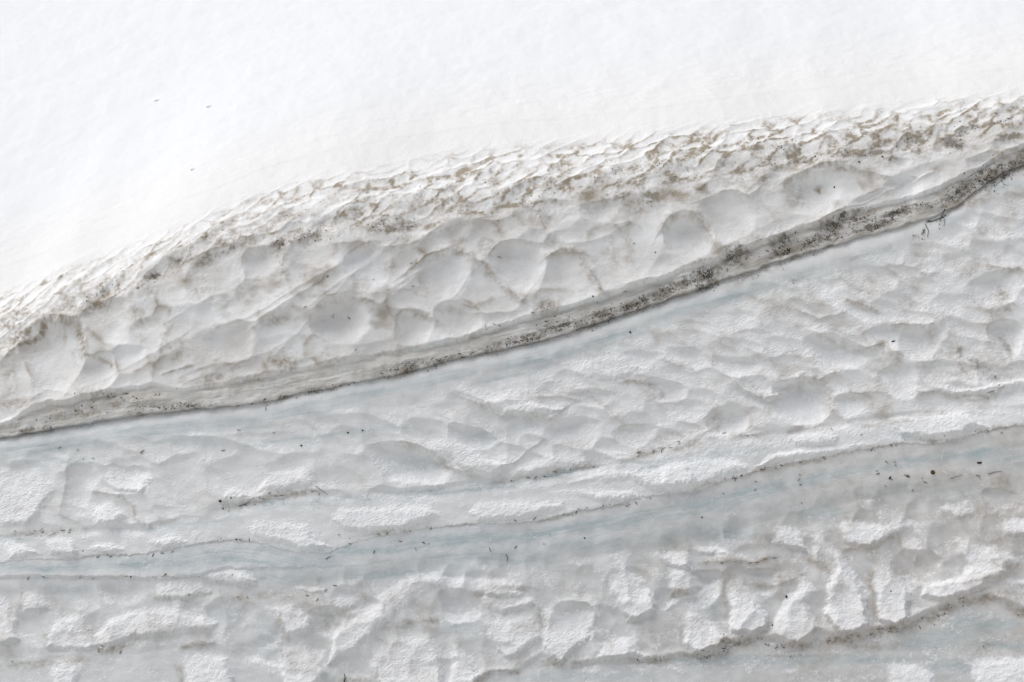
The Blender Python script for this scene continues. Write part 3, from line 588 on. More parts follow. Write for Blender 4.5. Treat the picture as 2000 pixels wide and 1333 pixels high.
M_SNOW = snow_material()

def litter_material(name, c1, c2, rough=0.7):
    m = bpy.data.materials.new(name); m.use_nodes = True
    N, L = m.node_tree.nodes, m.node_tree.links
    b = N['Principled BSDF']; b.inputs['Roughness'].default_value = rough
    b.inputs['Specular IOR Level'].default_value = 0.3
    tc = N.new('ShaderNodeTexCoord'); nz = N.new('ShaderNodeTexNoise'); nz.inputs['Scale'].default_value = 180
    nz.inputs['Detail'].default_value = 3
    L.new(tc.outputs['Object'], nz.inputs['Vector'])
    r = N.new('ShaderNodeValToRGB'); r.color_ramp.elements[0].position = .35; r.color_ramp.elements[1].position = .65
    r.color_ramp.elements[0].color = (*c1, 1); r.color_ramp.elements[1].color = (*c2, 1)
    L.new(nz.outputs[0], r.inputs[0]); L.new(r.outputs[0], b.inputs['Base Color'])
    return m
M_NEEDLE_B = litter_material('dry_needle', (.10, .055, .025), (.20, .12, .06))
M_NEEDLE_G = litter_material('green_needle', (.09, .10, .03), (.17, .16, .06))
M_DARK = litter_material('dark_bark', (.015, .012, .010), (.05, .038, .03))
M_CONE = litter_material('cone_scale', (.05, .025, .008), (.26, .15, .04))
M_GRIT = litter_material('grit', (.02, .018, .016), (.09, .075, .06))

# ------------------------------------------------------------------ mesh building
def spaced(a, b, core0, core1, st):
    core = np.arange(core0, core1, st)
    l, r = [], []
    v = core0; d = st
    while v > a: d = min(d * 1.12, 0.08); v -= d; l.append(v)
    v = core[-1]; d = st
    while v < b: d = min(d * 1.12, 0.08); v += d; r.append(v)
    return np.concatenate([l[::-1], core, r])

WHITE = np.array([0.87, 0.875, 0.88]); GRAIN = np.array([0.925, 0.93, 0.945])
ICEC = np.array([0.425, 0.515, 0.54]); SILT = np.array([0.29, 0.235, 0.165])
GREY = np.array([0.60, 0.595, 0.585])

def grid_object(name, X, Z, band, extra_rows=None):
    """X, Z: arrays rows x columns, row 0 lowest"""
    h, ridge, fl, brown, grit = surface(X, Z, band)
    xr, zr = X.ravel(), Z.ravel()
    s = Z - zroll(X)
    # local steepness of the relief decides where loose grain settles
    dz = np.maximum(np.gradient(Z, axis=0), 1e-5)
    dx = np.gradient(X, axis=1)
    kz = max(1, int(0.012 / STEP))
    hs = h.copy()
    up = -np.gradient(hs, axis=0) / dz
    ker = np.hanning(2 * kz + 3); ker /= ker.sum()
    up = np.apply_along_axis(lambda c: np.convolve(np.pad(c, kz + 1, 'edge'), ker, 'valid'), 0, up)
    up = np.clip(up, -1, 1)
    n1 = fbm(X * 14, Z * 20, 4, 61)
    n2 = fbm(X * 45, Z * 60, 3, 62)
    n3 = fbm(X * 110, Z * 130, 2, 60)
    if band == 'middle': fl = fl * sst(0.0, 0.15, line('B', X) - Z) - 0.20 * (1 - sst(0.01, 0.11, line('B', X) - Z))
    grain = sst(0.0, 0.5, up * 0.8 + 0.40 * n1 + 0.30 * n2 + 0.28 * n3 + (fl - 0.38) * 0.85)
    if band == 'upper':
        tp = sst(0.0, 0.15, Z - line('strip', X))
        grain = mixf(np.maximum(grain * 0.75, 0.5 * sst(0, 0.1, s)), 0.35, tp)
    if band == 'slope': grain = 0.35 + 0 * grain; slp = sst(0.1, 0.6, Z - line('strip', X))[..., None]
    # relief of the grain: small flutes climbing to the right
    a = math.radians(24); ca, sa = math.cos(a), math.sin(a)
    U = X * ca + Z * sa; V = -X * sa + Z * ca
    U = U + 0.02 * noise(X * 8, Z * 8, 63); V = V + 0.012 * noise(X * 8, Z * 8, 64)
    flute = 0.6 * noise(U * 48, V * 140, 65) + 0.8 * noise(U * 100, V * 230, 66)
    lumps = fbm(X * 130, Z * 150, 2, 67)
    clod = np.maximum(noise(X * 38, Z * 48, 68), -0.25)
    if band != 'slope':
        gz = 1.0 if band != 'upper' else 0.6
        if band == 'lower':
            d_ = grain * (0.0014 * flute + 0.0012 * lumps + 0.0022 * clod)
        else:
            d_ = grain * (0.0016 * flute + 0.0008 * lumps + 0.0016 * clod * (band == 'middle'))
        if band == 'upper': gz = 0.6 * (1 - sst(0.06, 0.15, Z - line('strip', X)))
        h = h + d_ * gz + 0.0005 * lumps * min(1, 1)
        h = h + np.clip(grit + brown * 0.6, 0, 1) * 0.0018 * np.abs(noise(X * 120, Z * 120, 69))
    else:
        st_ = fbm(X * 3 + 1.2 * s, s * 14 - X * 2.2, 3, 70)
        near = 1 - sst(0.0, 0.5, Z - line('strip', X))
        kk_ = Z - line('strip', X) - 0.16
        h = h + sst(0, 0.1, kk_) * (0.0022 * st_ + 0.0030 * near * noise(X * 14 + s * 5, s * 50, 71) + 0.0015 * near * noise(X * 50, s * 110, 71)) - 0.002 * (1 - sst(0, 0.012, kk_))
    # colour
    shp = X.shape
    blb, blg = [q.reshape(shp) for q in blots(xr, zr, BLOTS, 2)]
    kb = (1.0 + 0.6 * (1 - sst(-.03, 0.02, s))) if band in ('upper', 'slope') else 1.15
    brown = np.maximum(brown, blb * kb); grit = np.maximum(grit, blg * ((1.25 - 0.45 * sst(-0.03, 0.02, s)) if band == 'upper' else 0.95))
    ice = blots(xr, zr, [i[:5] + (i[5],) for i in ICE], 1)[0].reshape(shp) if band != 'slope' else np.zeros(shp)
    # strata: thin lines that follow the layers
    zB, zC = line('B', X), line('C2', X)
    if band == 'upper': sg = (Z - zB) * 1.0
    elif band == 'middle': sg = (Z - zC) / np.maximum(zB - zC, .05) * 0.45
    else: sg = Z - zC
    strat = noise(X * 1.6, sg * 70, 72) * 0.6 + noise(X * 4.5, sg * 160, 73) * 0.5
    if band != 'slope':
        thin = 1 - sst(0.0, 0.10, np.abs(noise(X * 1.1 + 3, sg * 34, 97)))
        ice = np.clip(ice * (0.82 + 0.9 * strat + 0.6 * n1 + 0.55 * thin) , 0, 1)
        gk = grain * (0.85 if band == 'lower' else 0.7)
        ice = ice * (1 - gk)
    # silt: on the crests between hollows, broken up by noise
    br_n = np.clip(0.62 + 1.0 * fbm(X * 22, Z * 26, 4, 74), 0.1, 1.3)
    rid = ridge * 0.8 * sst(-0.25, 0.6, fbm(X * 7, Z * 9, 4, 96))
    if band == 'middle': rid *= 0.25 + 0.45 * sst(-0.6, 1.5, X)
    if band == 'lower': rid *= 0.5
    smooth_b = 0 * X
    if band == 'upper':
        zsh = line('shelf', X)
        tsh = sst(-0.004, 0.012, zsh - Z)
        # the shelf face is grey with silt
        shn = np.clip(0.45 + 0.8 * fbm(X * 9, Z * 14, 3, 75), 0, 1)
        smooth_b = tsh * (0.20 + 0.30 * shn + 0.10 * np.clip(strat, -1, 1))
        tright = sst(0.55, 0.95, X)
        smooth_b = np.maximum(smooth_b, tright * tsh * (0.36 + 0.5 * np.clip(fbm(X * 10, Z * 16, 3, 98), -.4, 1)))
        edge = np.exp(-((zsh - Z) / 0.010) ** 2) * np.clip(0.2 + fbm(X * 20, 0 * Z, 3, 76), 0, 1)
        brown = np.maximum(brown, edge * 0.4); grit = np.maximum(grit, edge * 0.30)
        be = np.exp(-((Z - zB) / 0.008) ** 2) * np.clip(0.4 + 1.2 * fbm(X * 12, 0 * Z, 3, 77), 0, 1)
        grit = np.maximum(grit, be * 0.75); brown = np.maximum(brown, be * 0.55 + 0.25 * np.exp(-((Z - zB) / 0.02) ** 2))
        # shoulder: patches between the little sun cups
        zst = line('strip', X)
        inband = sst(-0.045, 0.01, s) * (1 - sst(-0.005, 0.07, Z - zst)) * (0.75 + 0.35 * sst(-1.6, 0.8, X))
        f1, f2 = shoulder_cells(X, Z)
        web = (1 - sst(0.03, 0.42, f2 - f1 + 0.10 * fbm(X * 40, Z * 50, 2, 95))) * np.clip(0.7 + 0.9 * fbm(X * 6, s * 10, 2, 78), 0, 1.2)
        patch = np.clip(fbm(X * 7 - s * 9, s * 13, 4, 79) * 2.6 + 0.25 + 0.15 * sst(-1, 1.5, X), 0, 1)
        brown = np.maximum(brown, inband * np.clip(1.1 * web * patch + 0.75 * web + 0.30 * patch, 0, 1))
        grit = np.maximum(grit, inband * 0.28 * web * patch)
        stained = sst(-0.26, 0.0, s) * 0.38 * sst(-0.1, 0.5, fbm(X * 8, Z * 5, 3, 80))
        brown = np.maximum(brown, stained * (1 - inband) * (1 - sst(0, 0.05, s)))
        # drips under the shoulder
        drip = sst(-0.16, -0.01, s) * (1 - sst(0, 0.03, s)) * np.clip(noise(X * 34 , Z * 5, 81) + 0.1, 0, 1)
        brown = np.maximum(brown, drip * 0.45)
        ice = np.maximum(ice, tsh * np.clip(strat * 0.6 + .12, 0, .6))
    if band == 'slope':
        zst = line('strip', X)
        near = (1 - sst(0.0, 0.20, Z - zst))
        f1, f2 = shoulder_cells(X, Z)
        web = (1 - sst(0.03, 0.30, f2 - f1)) * np.clip(fbm(X * 5, s * 12, 2, 78) + 0.2, 0, 1)
        brown = np.maximum(brown, near * 0.15 * np.clip(noise(X * 9, s * 60, 82) - .2, 0, 1))
    spk = fbm(X * 70, Z * 80, 3, 92)
    brown = np.clip(np.maximum(brown * np.clip(br_n * 1.05 + 0.7 * spk, 0.05, 1.7), rid), 0, 1)
    if band == 'upper':
        haze_b = np.clip(0.15 + 0.5 * fbm(X * 5, Z * 6, 4, 93), 0, .5) * sst(-0.01, 0.02, Z - zB) * (1 - sst(0.02, .12, s))
        smooth_b = np.maximum(smooth_b, haze_b * 0.6)
    under = sst(-0.14, -0.01, s) * (1 - sst(0.0, 0.05, s)) * np.clip(0.35 + 1.6 * fbm(X * 9, Z * 7, 4, 99), 0, 1) if band == 'upper' else 0
    brown = np.clip(np.maximum(brown, smooth_b) + 0.3 * smooth_b + 0.16 * under, 0, 1)
    if band in ('middle', 'lower'):
        mott = np.clip(fbm(X * 5, Z * 7, 4, 83) * 1.4 - 0.1, 0, 1) * (0.14 if band == 'middle' else 0.30)
        brown = np.maximum(brown, mott * sst(-1.2, 1.4, X) + mott * .4)
        for ln, st2 in (('C1', .35), ('C2', .22)):
            if band == 'middle':
                e2 = np.exp(-((Z - line(ln, X) - .002) / 0.006) ** 2) * np.clip(0.1 + 1.3 * fbm(X * 9, 0 * Z, 3, 84), 0, 1)
                grit = np.maximum(grit, e2 * st2); brown = np.maximum(brown, e2 * st2 * .8)
    col = WHITE + (GRAIN - WHITE) * grain[..., None]
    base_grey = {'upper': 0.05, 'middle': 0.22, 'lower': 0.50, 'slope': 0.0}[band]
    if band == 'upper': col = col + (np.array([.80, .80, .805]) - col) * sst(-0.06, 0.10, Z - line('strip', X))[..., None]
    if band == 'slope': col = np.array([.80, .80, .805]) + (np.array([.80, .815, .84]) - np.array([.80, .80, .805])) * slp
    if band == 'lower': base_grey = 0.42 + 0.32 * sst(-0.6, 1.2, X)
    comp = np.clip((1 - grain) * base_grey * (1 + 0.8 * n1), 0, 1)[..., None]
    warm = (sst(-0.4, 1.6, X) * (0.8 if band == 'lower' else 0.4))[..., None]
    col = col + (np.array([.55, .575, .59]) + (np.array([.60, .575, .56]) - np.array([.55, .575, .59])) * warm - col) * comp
    col = col + (ICEC - col) * (ice * 0.88)[..., None]
    gz_ = sst(0.15, 0.6, grit)[..., None]
    siltc = SILT + (np.array([.25, .22, .18]) - SILT) * gz_
    if band == 'upper':
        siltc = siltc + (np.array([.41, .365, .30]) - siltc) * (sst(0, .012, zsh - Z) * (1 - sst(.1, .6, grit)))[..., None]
    col = col + (siltc - col) * np.clip(brown * 1.05, 0, .9)[..., None]
    sil = sst(0.35, 0.8, brown)[..., None] * np.clip(noise(X * 60, Z * 60, 85), 0, 1)[..., None]
    col = col + (np.array([.55, .52, .47]) - col) * 0.0 * sil
    grit = np.clip(grit * np.clip(0.55 + 2.2 * fbm(X * 26, Z * 30, 3, 86), 0.0, 1.7), 0, 1.25)
    n = base_normal(X, Z)
    P = np.stack([X, Y0(X, Z), Z], -1) + n * h[..., None]
    msk = np.stack([grain, ice, np.clip(grit / 1.25, 0, 1)], -1)
    if extra_rows:                                            # underside of the overhanging edge
        rows = []
        lipdrop = np.array(extra_rows)
        for (back, dn_) in lipdrop:
            q = P[0].copy(); q[:, 1] += back; q[:, 2] += dn_
            q[:, 1] += 0.0015 * noise(X[0] * 60, 0 * X[0] + back * 90, 88)
            rows.append(q)
        rows = np.array(rows[::-1])
        P = np.concatenate([rows, P]); k = len(rows)
        col = np.concatenate([np.repeat(col[:1], k, 0), col]); msk = np.concatenate([np.repeat(msk[:1], k, 0), msk])
    R, C = P.shape[:2]
    me = bpy.data.meshes.new(name)
    me.vertices.add(R * C)
    me.vertices.foreach_set('co', P.reshape(-1).astype(np.float32))
    idx = np.arange(R * C, dtype=np.int32).reshape(R, C)
    q = np.stack([idx[:-1, :-1], idx[:-1, 1:], idx[1:, 1:], idx[1:, :-1]], -1).reshape(-1, 4)
    F = len(q)
    me.loops.add(F * 4); me.polygons.add(F)
    me.loops.foreach_set('vertex_index', q.ravel())
    me.polygons.foreach_set('loop_start', np.arange(0, F * 4, 4, dtype=np.int32))
    me.polygons.foreach_set('loop_total', np.full(F, 4, np.int32))
    me.polygons.foreach_set('use_smooth', np.ones(F, bool))
    me.update(calc_edges=True)
    for nm, dat in (('snow_colour', col), ('snow_mask', msk)):
        at = me.color_attributes.new(nm, 'FLOAT_COLOR', 'POINT')
        d4 = np.ones((R * C, 4), np.float32); d4[:, :3] = dat.reshape(-1, 3)
        at.data.foreach_set('color', d4.ravel())
    me.materials.append(M_SNOW)
    o = bpy.data.objects.new(name, me)
    SC.collection.objects.link(o)
    return o

XS = spaced(-7.0, 7.0, -2.32, 2.32, STEP)
def rows_between(lo, hi, st):
    n = max(8, int(np.max((hi - lo)[(XS > -2.2) & (XS < 2.2)]) / st))
    t = np.linspace(0, 1, n)[:, None]
    return lo[None] + (hi - lo)[None] * t
def lip_rows(lo, hi, st):
    return rows_between(lo, hi, st)
zB, zC, zS = line('B', XS), line('C2', XS), line('strip', XS)
zTop = zS + 0.16
ZZ = rows_between(zB, zTop, STEP)
def tagged(o, kind, label=None, cat=None, group=None):
    if kind: o['kind'] = kind
    if label: o['label'] = label
    if cat: o['category'] = cat
    if group: o['group'] = group
    return o
LIP = [(0.004, -0.0035), (0.012, -0.004), (0.025, -0.001), (0.05, 0.004), (0.16, 0.02)]
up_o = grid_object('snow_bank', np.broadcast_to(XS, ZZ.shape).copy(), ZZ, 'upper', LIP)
tagged(up_o, 'structure', 'upper snow layer with scalloped melt hollows, a dirty brown shoulder and a black grit edge', 'snow bank')
ZM = rows_between(zC, zB + 0.05, STEP)
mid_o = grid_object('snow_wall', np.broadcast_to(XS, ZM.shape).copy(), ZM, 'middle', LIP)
tagged(mid_o, 'structure', 'middle snow layer, pale blue ice above and fluted white snow below, under the black grit edge', 'snow wall')
zBot = np.minimum(zC - 0.9, -1.55)
ZL = rows_between(zBot, zC + 0.045, STEP * 1.08)
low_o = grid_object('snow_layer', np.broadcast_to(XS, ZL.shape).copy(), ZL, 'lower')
tagged(low_o, 'structure', 'lowest snow layer with blue-grey ice band and tall white pillows along the bottom of the picture', 'snow layer')
# the slope climbs away from the shoulder
ks = np.concatenate([np.linspace(-0.01, 0.55, 190), 0.55 + (np.linspace(0, 1, 260)[1:] ** 1.25) * 1.7, 2.25 + (np.linspace(0, 1, 40)[1:] ** 1.4) * 6])
ZSl = zTop[None] + ks[:, None] - 0.0
XSl = np.broadcast_to(XS, ZSl.shape).copy()
# widen with distance so the slope fills the view
XSl = XSl * (1 + np.clip(ks[:, None], 0, None) * 0.35)
ZSl = line('strip', XSl) + 0.16 + ks[:, None]
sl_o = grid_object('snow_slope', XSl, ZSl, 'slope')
tagged(sl_o, 'structure')
# unseen snow sheet below the wall, added for bounce light, out to the horizon
me = bpy.data.meshes.new('snow_ground')
ny, nx = 60, 60
gy = -1.0 - np.linspace(0, 1, ny) ** 2 * 140 + 0.6; gx = np.sign(np.linspace(-1, 1, nx)) * np.abs(np.linspace(-1, 1, nx)) ** 2 * 140
GX, GY = np.meshgrid(gx, gy)
GZ = -2.05 + 0.03 * fbm(GX * .7, GY * .7, 3, 90)
V = np.stack([GX, GY, GZ], -1).reshape(-1, 3)
I = np.arange(ny * nx).reshape(ny, nx)
me.from_pydata(V.tolist(), [], np.stack([I[:-1, :-1], I[1:, :-1], I[1:, 1:], I[:-1, 1:]], -1).reshape(-1, 4).tolist())
for nm, c in (('snow_colour', (.62, .62, .61, 1)), ('snow_mask', (.3, 0, 0, 1))):
    at = me.color_attributes.new(nm, 'FLOAT_COLOR', 'POINT')
    at.data.foreach_set('color', np.tile(np.array(c, np.float32), ny * nx))
me.materials.append(M_SNOW)
g_o = bpy.data.objects.new('snow_ground', me); SC.collection.objects.link(g_o); tagged(g_o, 'structure')

# ------------------------------------------------------------------ litter: needles, seeds, twigs, grit
def band_of(px, py):
    x, z = px2w([px], [py])
    if z[0] > line('B', x)[0]: return 'upper'
    if z[0] > line('C2', x)[0]: return 'middle'
    return 'lower'
def mesh_obj(name, verts, faces, mat, smooth=True, parent=None):
    me = bpy.data.meshes.new(name); me.from_pydata([tuple(v) for v in verts], [], faces)
    for p in me.polygons: p.use_smooth = smooth
    me.materials.append(mat); me.update()
    o = bpy.data.objects.new(name, me); SC.collection.objects.link(o)
    if parent: o.parent = parent
    return o
def tube(pts, radii, sides=6):
    V, F = [], []
    n = len(pts)
    for i, (p, r) in enumerate(zip(pts, radii)):
        p = Vector(p)
        d = (Vector(pts[min(i + 1, n - 1)]) - Vector(pts[max(i - 1, 0)])).normalized()
        a = d.orthogonal().normalized(); b = d.cross(a)
        for k in range(sides):
            t = 2 * math.pi * k / sides
            V.append(p + (a * math.cos(t) + b * math.sin(t)) * r)
    for i in range(n - 1):
        for k in range(sides):
            k2 = (k + 1) % sides
            F.append((i * sides + k, i * sides + k2, (i + 1) * sides + k2, (i + 1) * sides + k))
    F.append(tuple(range(sides))[::-1]); F.append(tuple((n - 1) * sides + k for k in range(sides)))
    return V, F
def needle_proto(L, bend, r, mat):
    r *= 1.4
    pts = [(t * L - L / 2, -bend * (1 - (2 * t - 1) ** 2), 0) for t in np.linspace(0, 1, 7)]
    rr = [r * .6, r, r, r, r * .9, r * .7, r * .15]
    V, F = tube(pts, rr, 5)
    return mesh_obj('pine_needle', V, F, mat)
PROTOS = [needle_proto(.017, .001, .00105, M_NEEDLE_B), needle_proto(.022, .003, .0010, M_NEEDLE_B), needle_proto(.013, .0005, .0011, M_NEEDLE_G),
          needle_proto(.019, .002, .0011, M_DARK), needle_proto(.015, .001, .0011, M_DARK)]
_first = set()
def copy_of(i):
    p = PROTOS[i]
    if i not in _first: _first.add(i); return p
    c = p.copy(); SC.collection.objects.link(c); return c
def put(o, px, py, tilt, lift=0.0008, scale=1.0, band=None):
    """lay an object on the snow: its x axis along the surface at TILT degrees in the wall, its y axis into the wall"""
    b = band or band_of(px, py)
    x, z = px2w([px], [py])
    p, n = place(x, z, b, lift)
    n = Vector(n[0]); a = math.radians(tilt)
    t = Vector((math.cos(a), 0, math.sin(a))); t = (t - n * t.dot(n)).normalized()
    y = -n; zz = t.cross(y)
    M = Matrix((t, y, zz)).transposed().to_4x4()
    o.matrix_world = Matrix.Translation(Vector(p[0])) @ M @ Matrix.Scale(scale, 4)
    return o
R = random.Random(11)
# runs of needles along lines of the photograph: points, count, spread px, label, group
RUNS = [
 ([(120,795),(200,775),(300,768),(350,765)],14,9,'dry pine needle caught in the brown shelf at far left of upper layer','needles in the left shelf'),
 ([(280,796),(400,792),(470,789)],10,4,'dark pine needle in the grit seam under the upper layer at left','needles in the left seam'),
 ([(480,786),(600,766),(700,745)],12,4,'dark pine needle in the thin seam left of the picture centre','needles in the thin seam'),
 ([(760,722),(860,702),(960,682)],16,8,'dark pine needle in the grit bed where the shelf thickens','needles in the grit bed'),
 ([(1000,670),(1100,645),(1200,612),(1280,590)],14,9,'dark pine needle in the black grit edge at the picture centre','needles in the central grit'),
 ([(890,655),(1000,630),(1180,580),(1300,545)],12,16,'loose pine needle on the pale shelf face right of centre','needles on the shelf face'),
 ([(650,500),(800,520),(900,500),(1000,470)],10,50,'lone pine needle in the scalloped hollows of the upper layer','needles in the hollows'),
 ([(560,600),(700,640),(880,640),(1000,640)],9,30,'small pine needle low on the scalloped face above the shelf','needles above the shelf'),
 ([(30,870),(200,880),(400,850),(560,840)],16,28,'short pine needle on pale blue ice at left below the grit','needles on the left blue ice'),
 ([(10,1042),(80,1040),(150,1034)],10,5,'pine needle in the dirty notch at far left between snow layers','needles in the left notch'),
 ([(425,995),(480,985),(520,970),(610,958),(640,968)],14,6,'brown pine needle along the curved blue crack left of centre','needles along the blue crack'),
 ([(160,1087),(240,1084),(300,1085),(400,1062),(470,1054),(530,1062)],20,3,'brown pine needle in the fine seam above the lower blue band','needles in the fine left seam'),
 ([(0,1127),(150,1128),(300,1128),(400,1112)],14,4,'tiny pine needle along the lower edge of the left blue band','needles under the left blue band'),
 ([(600,1078),(700,1072),(820,1060),(960,1075),(1100,1050)],16,14,'scattered pine needle on the grey-blue ice at the bottom centre','needles on the grey-blue ice'),
 ([(660,1046),(760,1044),(820,1032),(870,1027)],12,3,'olive pine needle on the lower edge of the white snow pillows','needles under the white pillows'),
 ([(1000,938),(1060,928),(1140,913),(1210,900)],10,3,'pine needle in the crack under the scooped snow right of centre','needles in the scooped crack'),
 ([(1230,888),(1280,880),(1340,866)],10,10,'pine needle on the pale brown patch above the crack','needles on the pale brown patch'),
 ([(1000,1020),(1080,1010),(1140,994),(1230,985),(1290,968)],18,4,'brown pine needle in the seam under the coarse white snow','needles in the central seam'),
 ([(1390,945),(1480,920),(1560,905),(1640,886)],18,4,'brown pine needle in the seam under the coarse snow at the right','needles in the right seam'),
 ([(1690,880),(1760,865),(1830,862),(1900,845),(1990,832)],14,5,'red-brown pine needle along the far right end of the seam','needles at the far right seam'),
 ([(1380,850),(1480,846),(1560,832),(1700,845)],8,10,'pine needle on the white snow above the right seam','needles above the right seam'),
 ([(1380,975),(1500,945),(1640,930),(1780,915)],14,14,'pine needle on the smooth blue ice band at the right','needles on the right ice band'),
 ([(1700,940),(1850,950),(1950,930)],12,40,'small needle on the grey ice at the right edge','needles on the grey ice'),
 ([(1380,1098),(1440,1094),(1500,1092),(1600,1100)],10,7,'needle in the brown pocket between the tall white pillows','needles in the brown pockets'),
 ([(1340,1282),(1400,1275),(1450,1258),(1530,1262),(1560,1268)],18,7,'dark needle in the dirty line under the tall white pillows','needles under the tall pillows'),
 ([(1600,1250),(1700,1240),(1780,1225),(1850,1195)],14,8,'needle in the dirt under the right-hand snow pillows','needles under the right pillows'),
 ([(0,1300),(100,1285),(260,1255)],8,12,'needle in the grey hollow at the bottom left','needles at the bottom left'),
 ([(280,1160),(420,1170),(560,1165),(690,1150)],12,18,'needle on the brownish patch at the lower left','needles on the brownish patch'),
 ([(560,470),(700,440),(850,430),(1000,400)],10,16,'needle in the dirty shoulder above the hollows','needles in the dirty shoulder'),
 ([(960,385),(1100,370),(1250,350),(1400,320)],10,14,'needle among the brown patches on the right shoulder','needles on the right shoulder'),
 ([(1400,520),(1500,490),(1600,465),(1700,440)],10,12,'dark needle in the black grit at the right','needles in the right grit'),
]
ORD = 'first second third fourth fifth sixth seventh eighth ninth tenth eleventh twelfth thirteenth fourteenth fifteenth sixteenth'.split()
for pts, cnt, spr, lab, grp in RUNS:
    P = np.array(pts, float); d = np.r_[0, np.cumsum(np.hypot(*np.diff(P, axis=0).T))]
    n = int(cnt * 0.68)
    ts = sorted(R.random() if R.random() < .5 else min(.99, max(0.01, R.gauss(R.choice([.2, .45, .8]), .05))) for _ in range(n))
    for j in range(n):
        t = ts[j] * d[-1]
        px = np.interp(t, d, P[:, 0]); py = np.interp(t, d, P[:, 1]) + R.gauss(0, spr * .5)
        dark = 'dark' in lab
        k = R.choice([3, 4, 3, 0]) if dark else (2 if 'olive' in lab else R.choice([0, 1, 2, 0, 4]))
        tilt = R.gauss(12, 28) if R.random() < .75 else R.uniform(-90, 90)
        o = put(copy_of(k), float(px), float(py), tilt, lift=0.0012, scale=R.uniform(.5, 1.0))
        pre, where = lab.split('needle ', 1)
        lab_j = '%sneedle, %s from left, %s' % (pre, ORD[j], where)
        while len(lab_j.replace(',', '').split()) > 16: lab_j = lab_j.rsplit(' of ', 1)[0] if ' of ' in lab_j else ' '.join(lab_j.split()[:16])
        tagged(o, None, lab_j, 'pine needle', grp)
# lone specks that stand out
def lump(name, px, py, rx, ry, mat, tilt, label, cat, seed, bumpy=.25, band=None, lift=None):
    rr = random.Random(seed)
    V, F = [], []
    nu, nv = 12, 8
    for i in range(nv + 1):
        ph = math.pi * i / nv
        for j in range(nu):
            th = 2 * math.pi * j / nu
            k = 1 + bumpy * (rr.random() - .5) if 0 < i < nv else 1
            V.append((rx * math.cos(ph) * k, -0.7 * ry * math.sin(ph) * math.cos(th) * k, ry * math.sin(ph) * math.sin(th) * k))
    for i in range(nv):
        for j in range(nu):
            F.append((i * nu + j, (i + 1) * nu + j, (i + 1) * nu + (j + 1) % nu, i * nu + (j + 1) % nu))
    o = mesh_obj(name, V, F, mat)
    put(o, px, py, tilt, lift=ry * .35 if lift is None else lift, band=band)
    tagged(o, None, label, cat)
    return o
SEEDS = [
 (679,844,.0042,.0030,20,'black round seed on pale ice, right one of a pair left of centre'),(708,840,.0040,.0028,-40,'black seed on pale ice just above a thin blue crack, touching no snow pillow'),
 (1231,648,.0050,.0034,-60,'black oval seed on the smooth snow just under the central grit edge'),(1158,580,.0040,.0030,-45,'black seed at the lower lip of the largest hollow in the centre'),
 (1536,1166,.0056,.0038,80,'large black oval seed on a tall white snow pillow at the lower right'),(1509,1221,.0042,.0026,-60,'small black seed at the left foot of a white pillow, below the larger seed'),
 (1678,316,.0042,.0034,0,'round black seed on clean snow at the right end of the shoulder, lower of two'),(1724,303,.0040,.0034,0,'round black seed just above another at the dirty right shoulder'),
 (1740,1156,.0028,.0022,0,'tiny black seed in the hollow right of the tall pillows'),(588,870,.0040,.0034,0,'black seed on blue-white ice above the curved crack'),
 (462,1054,.0036,.0032,0,'black seed resting in the fine seam left of centre'),(1142,1051,.0034,.0030,0,'black seed alone on the grey-blue ice below the central seam'),
 (256,1127,.0032,.0030,0,'black seed on the lower edge of the left blue band'),(1280,493,.0030,.0026,70,'black seed in the tall clean hollow right of centre'),
 (630,361,.0001,.0001,0,None),
 (1630,361,.0042,.0030,80,'brown-black seed in the wide shallow hollow near the crack at the right'),(640,540,.0036,.0028,10,'dark seed on the streaked ridge left of centre'),
 (1371,1011,.0030,.0028,0,'black speck on the grey ice right of centre'),
]
for i, (px, py, a, b, t, lab) in enumerate(SEEDS):
    if lab: lump('seed', px, py, a, b, M_DARK, t, lab, 'seed', i)
lump('bark_flake', 1745, 665, .0085, .0028, M_DARK, 22, 'black stubby bark flake on the snow ledge at the right', 'bark flake', 31, .35)
lump('bark_flake', 1913, 904, .0090, .0040, M_DARK, 8, 'black bark flake in a small snow notch on the right ice band', 'bark flake', 32, .5)
lump('bark_flake', 1773, 931, .0075, .0030, M_NEEDLE_B, -14, 'brown bark flake on grey ice, left of the round cone piece', 'bark flake', 33, .5)
lump('bark_flake', 1738, 934, .0060, .0035, M_DARK, 60, 'ragged dark flake at the far left of the flakes on the right ice', 'bark flake', 34, .6)
lump('bark_flake', 430, 979, .0055, .0045, M_DARK, 0, 'black crumb in the notch where the curved blue crack begins', 'bark flake', 35, .5)
lump('bark_flake', 435, 993, .0032, .0030, M_DARK, 0, 'smaller black crumb just below the one in the blue crack notch', 'bark flake', 36, .5)
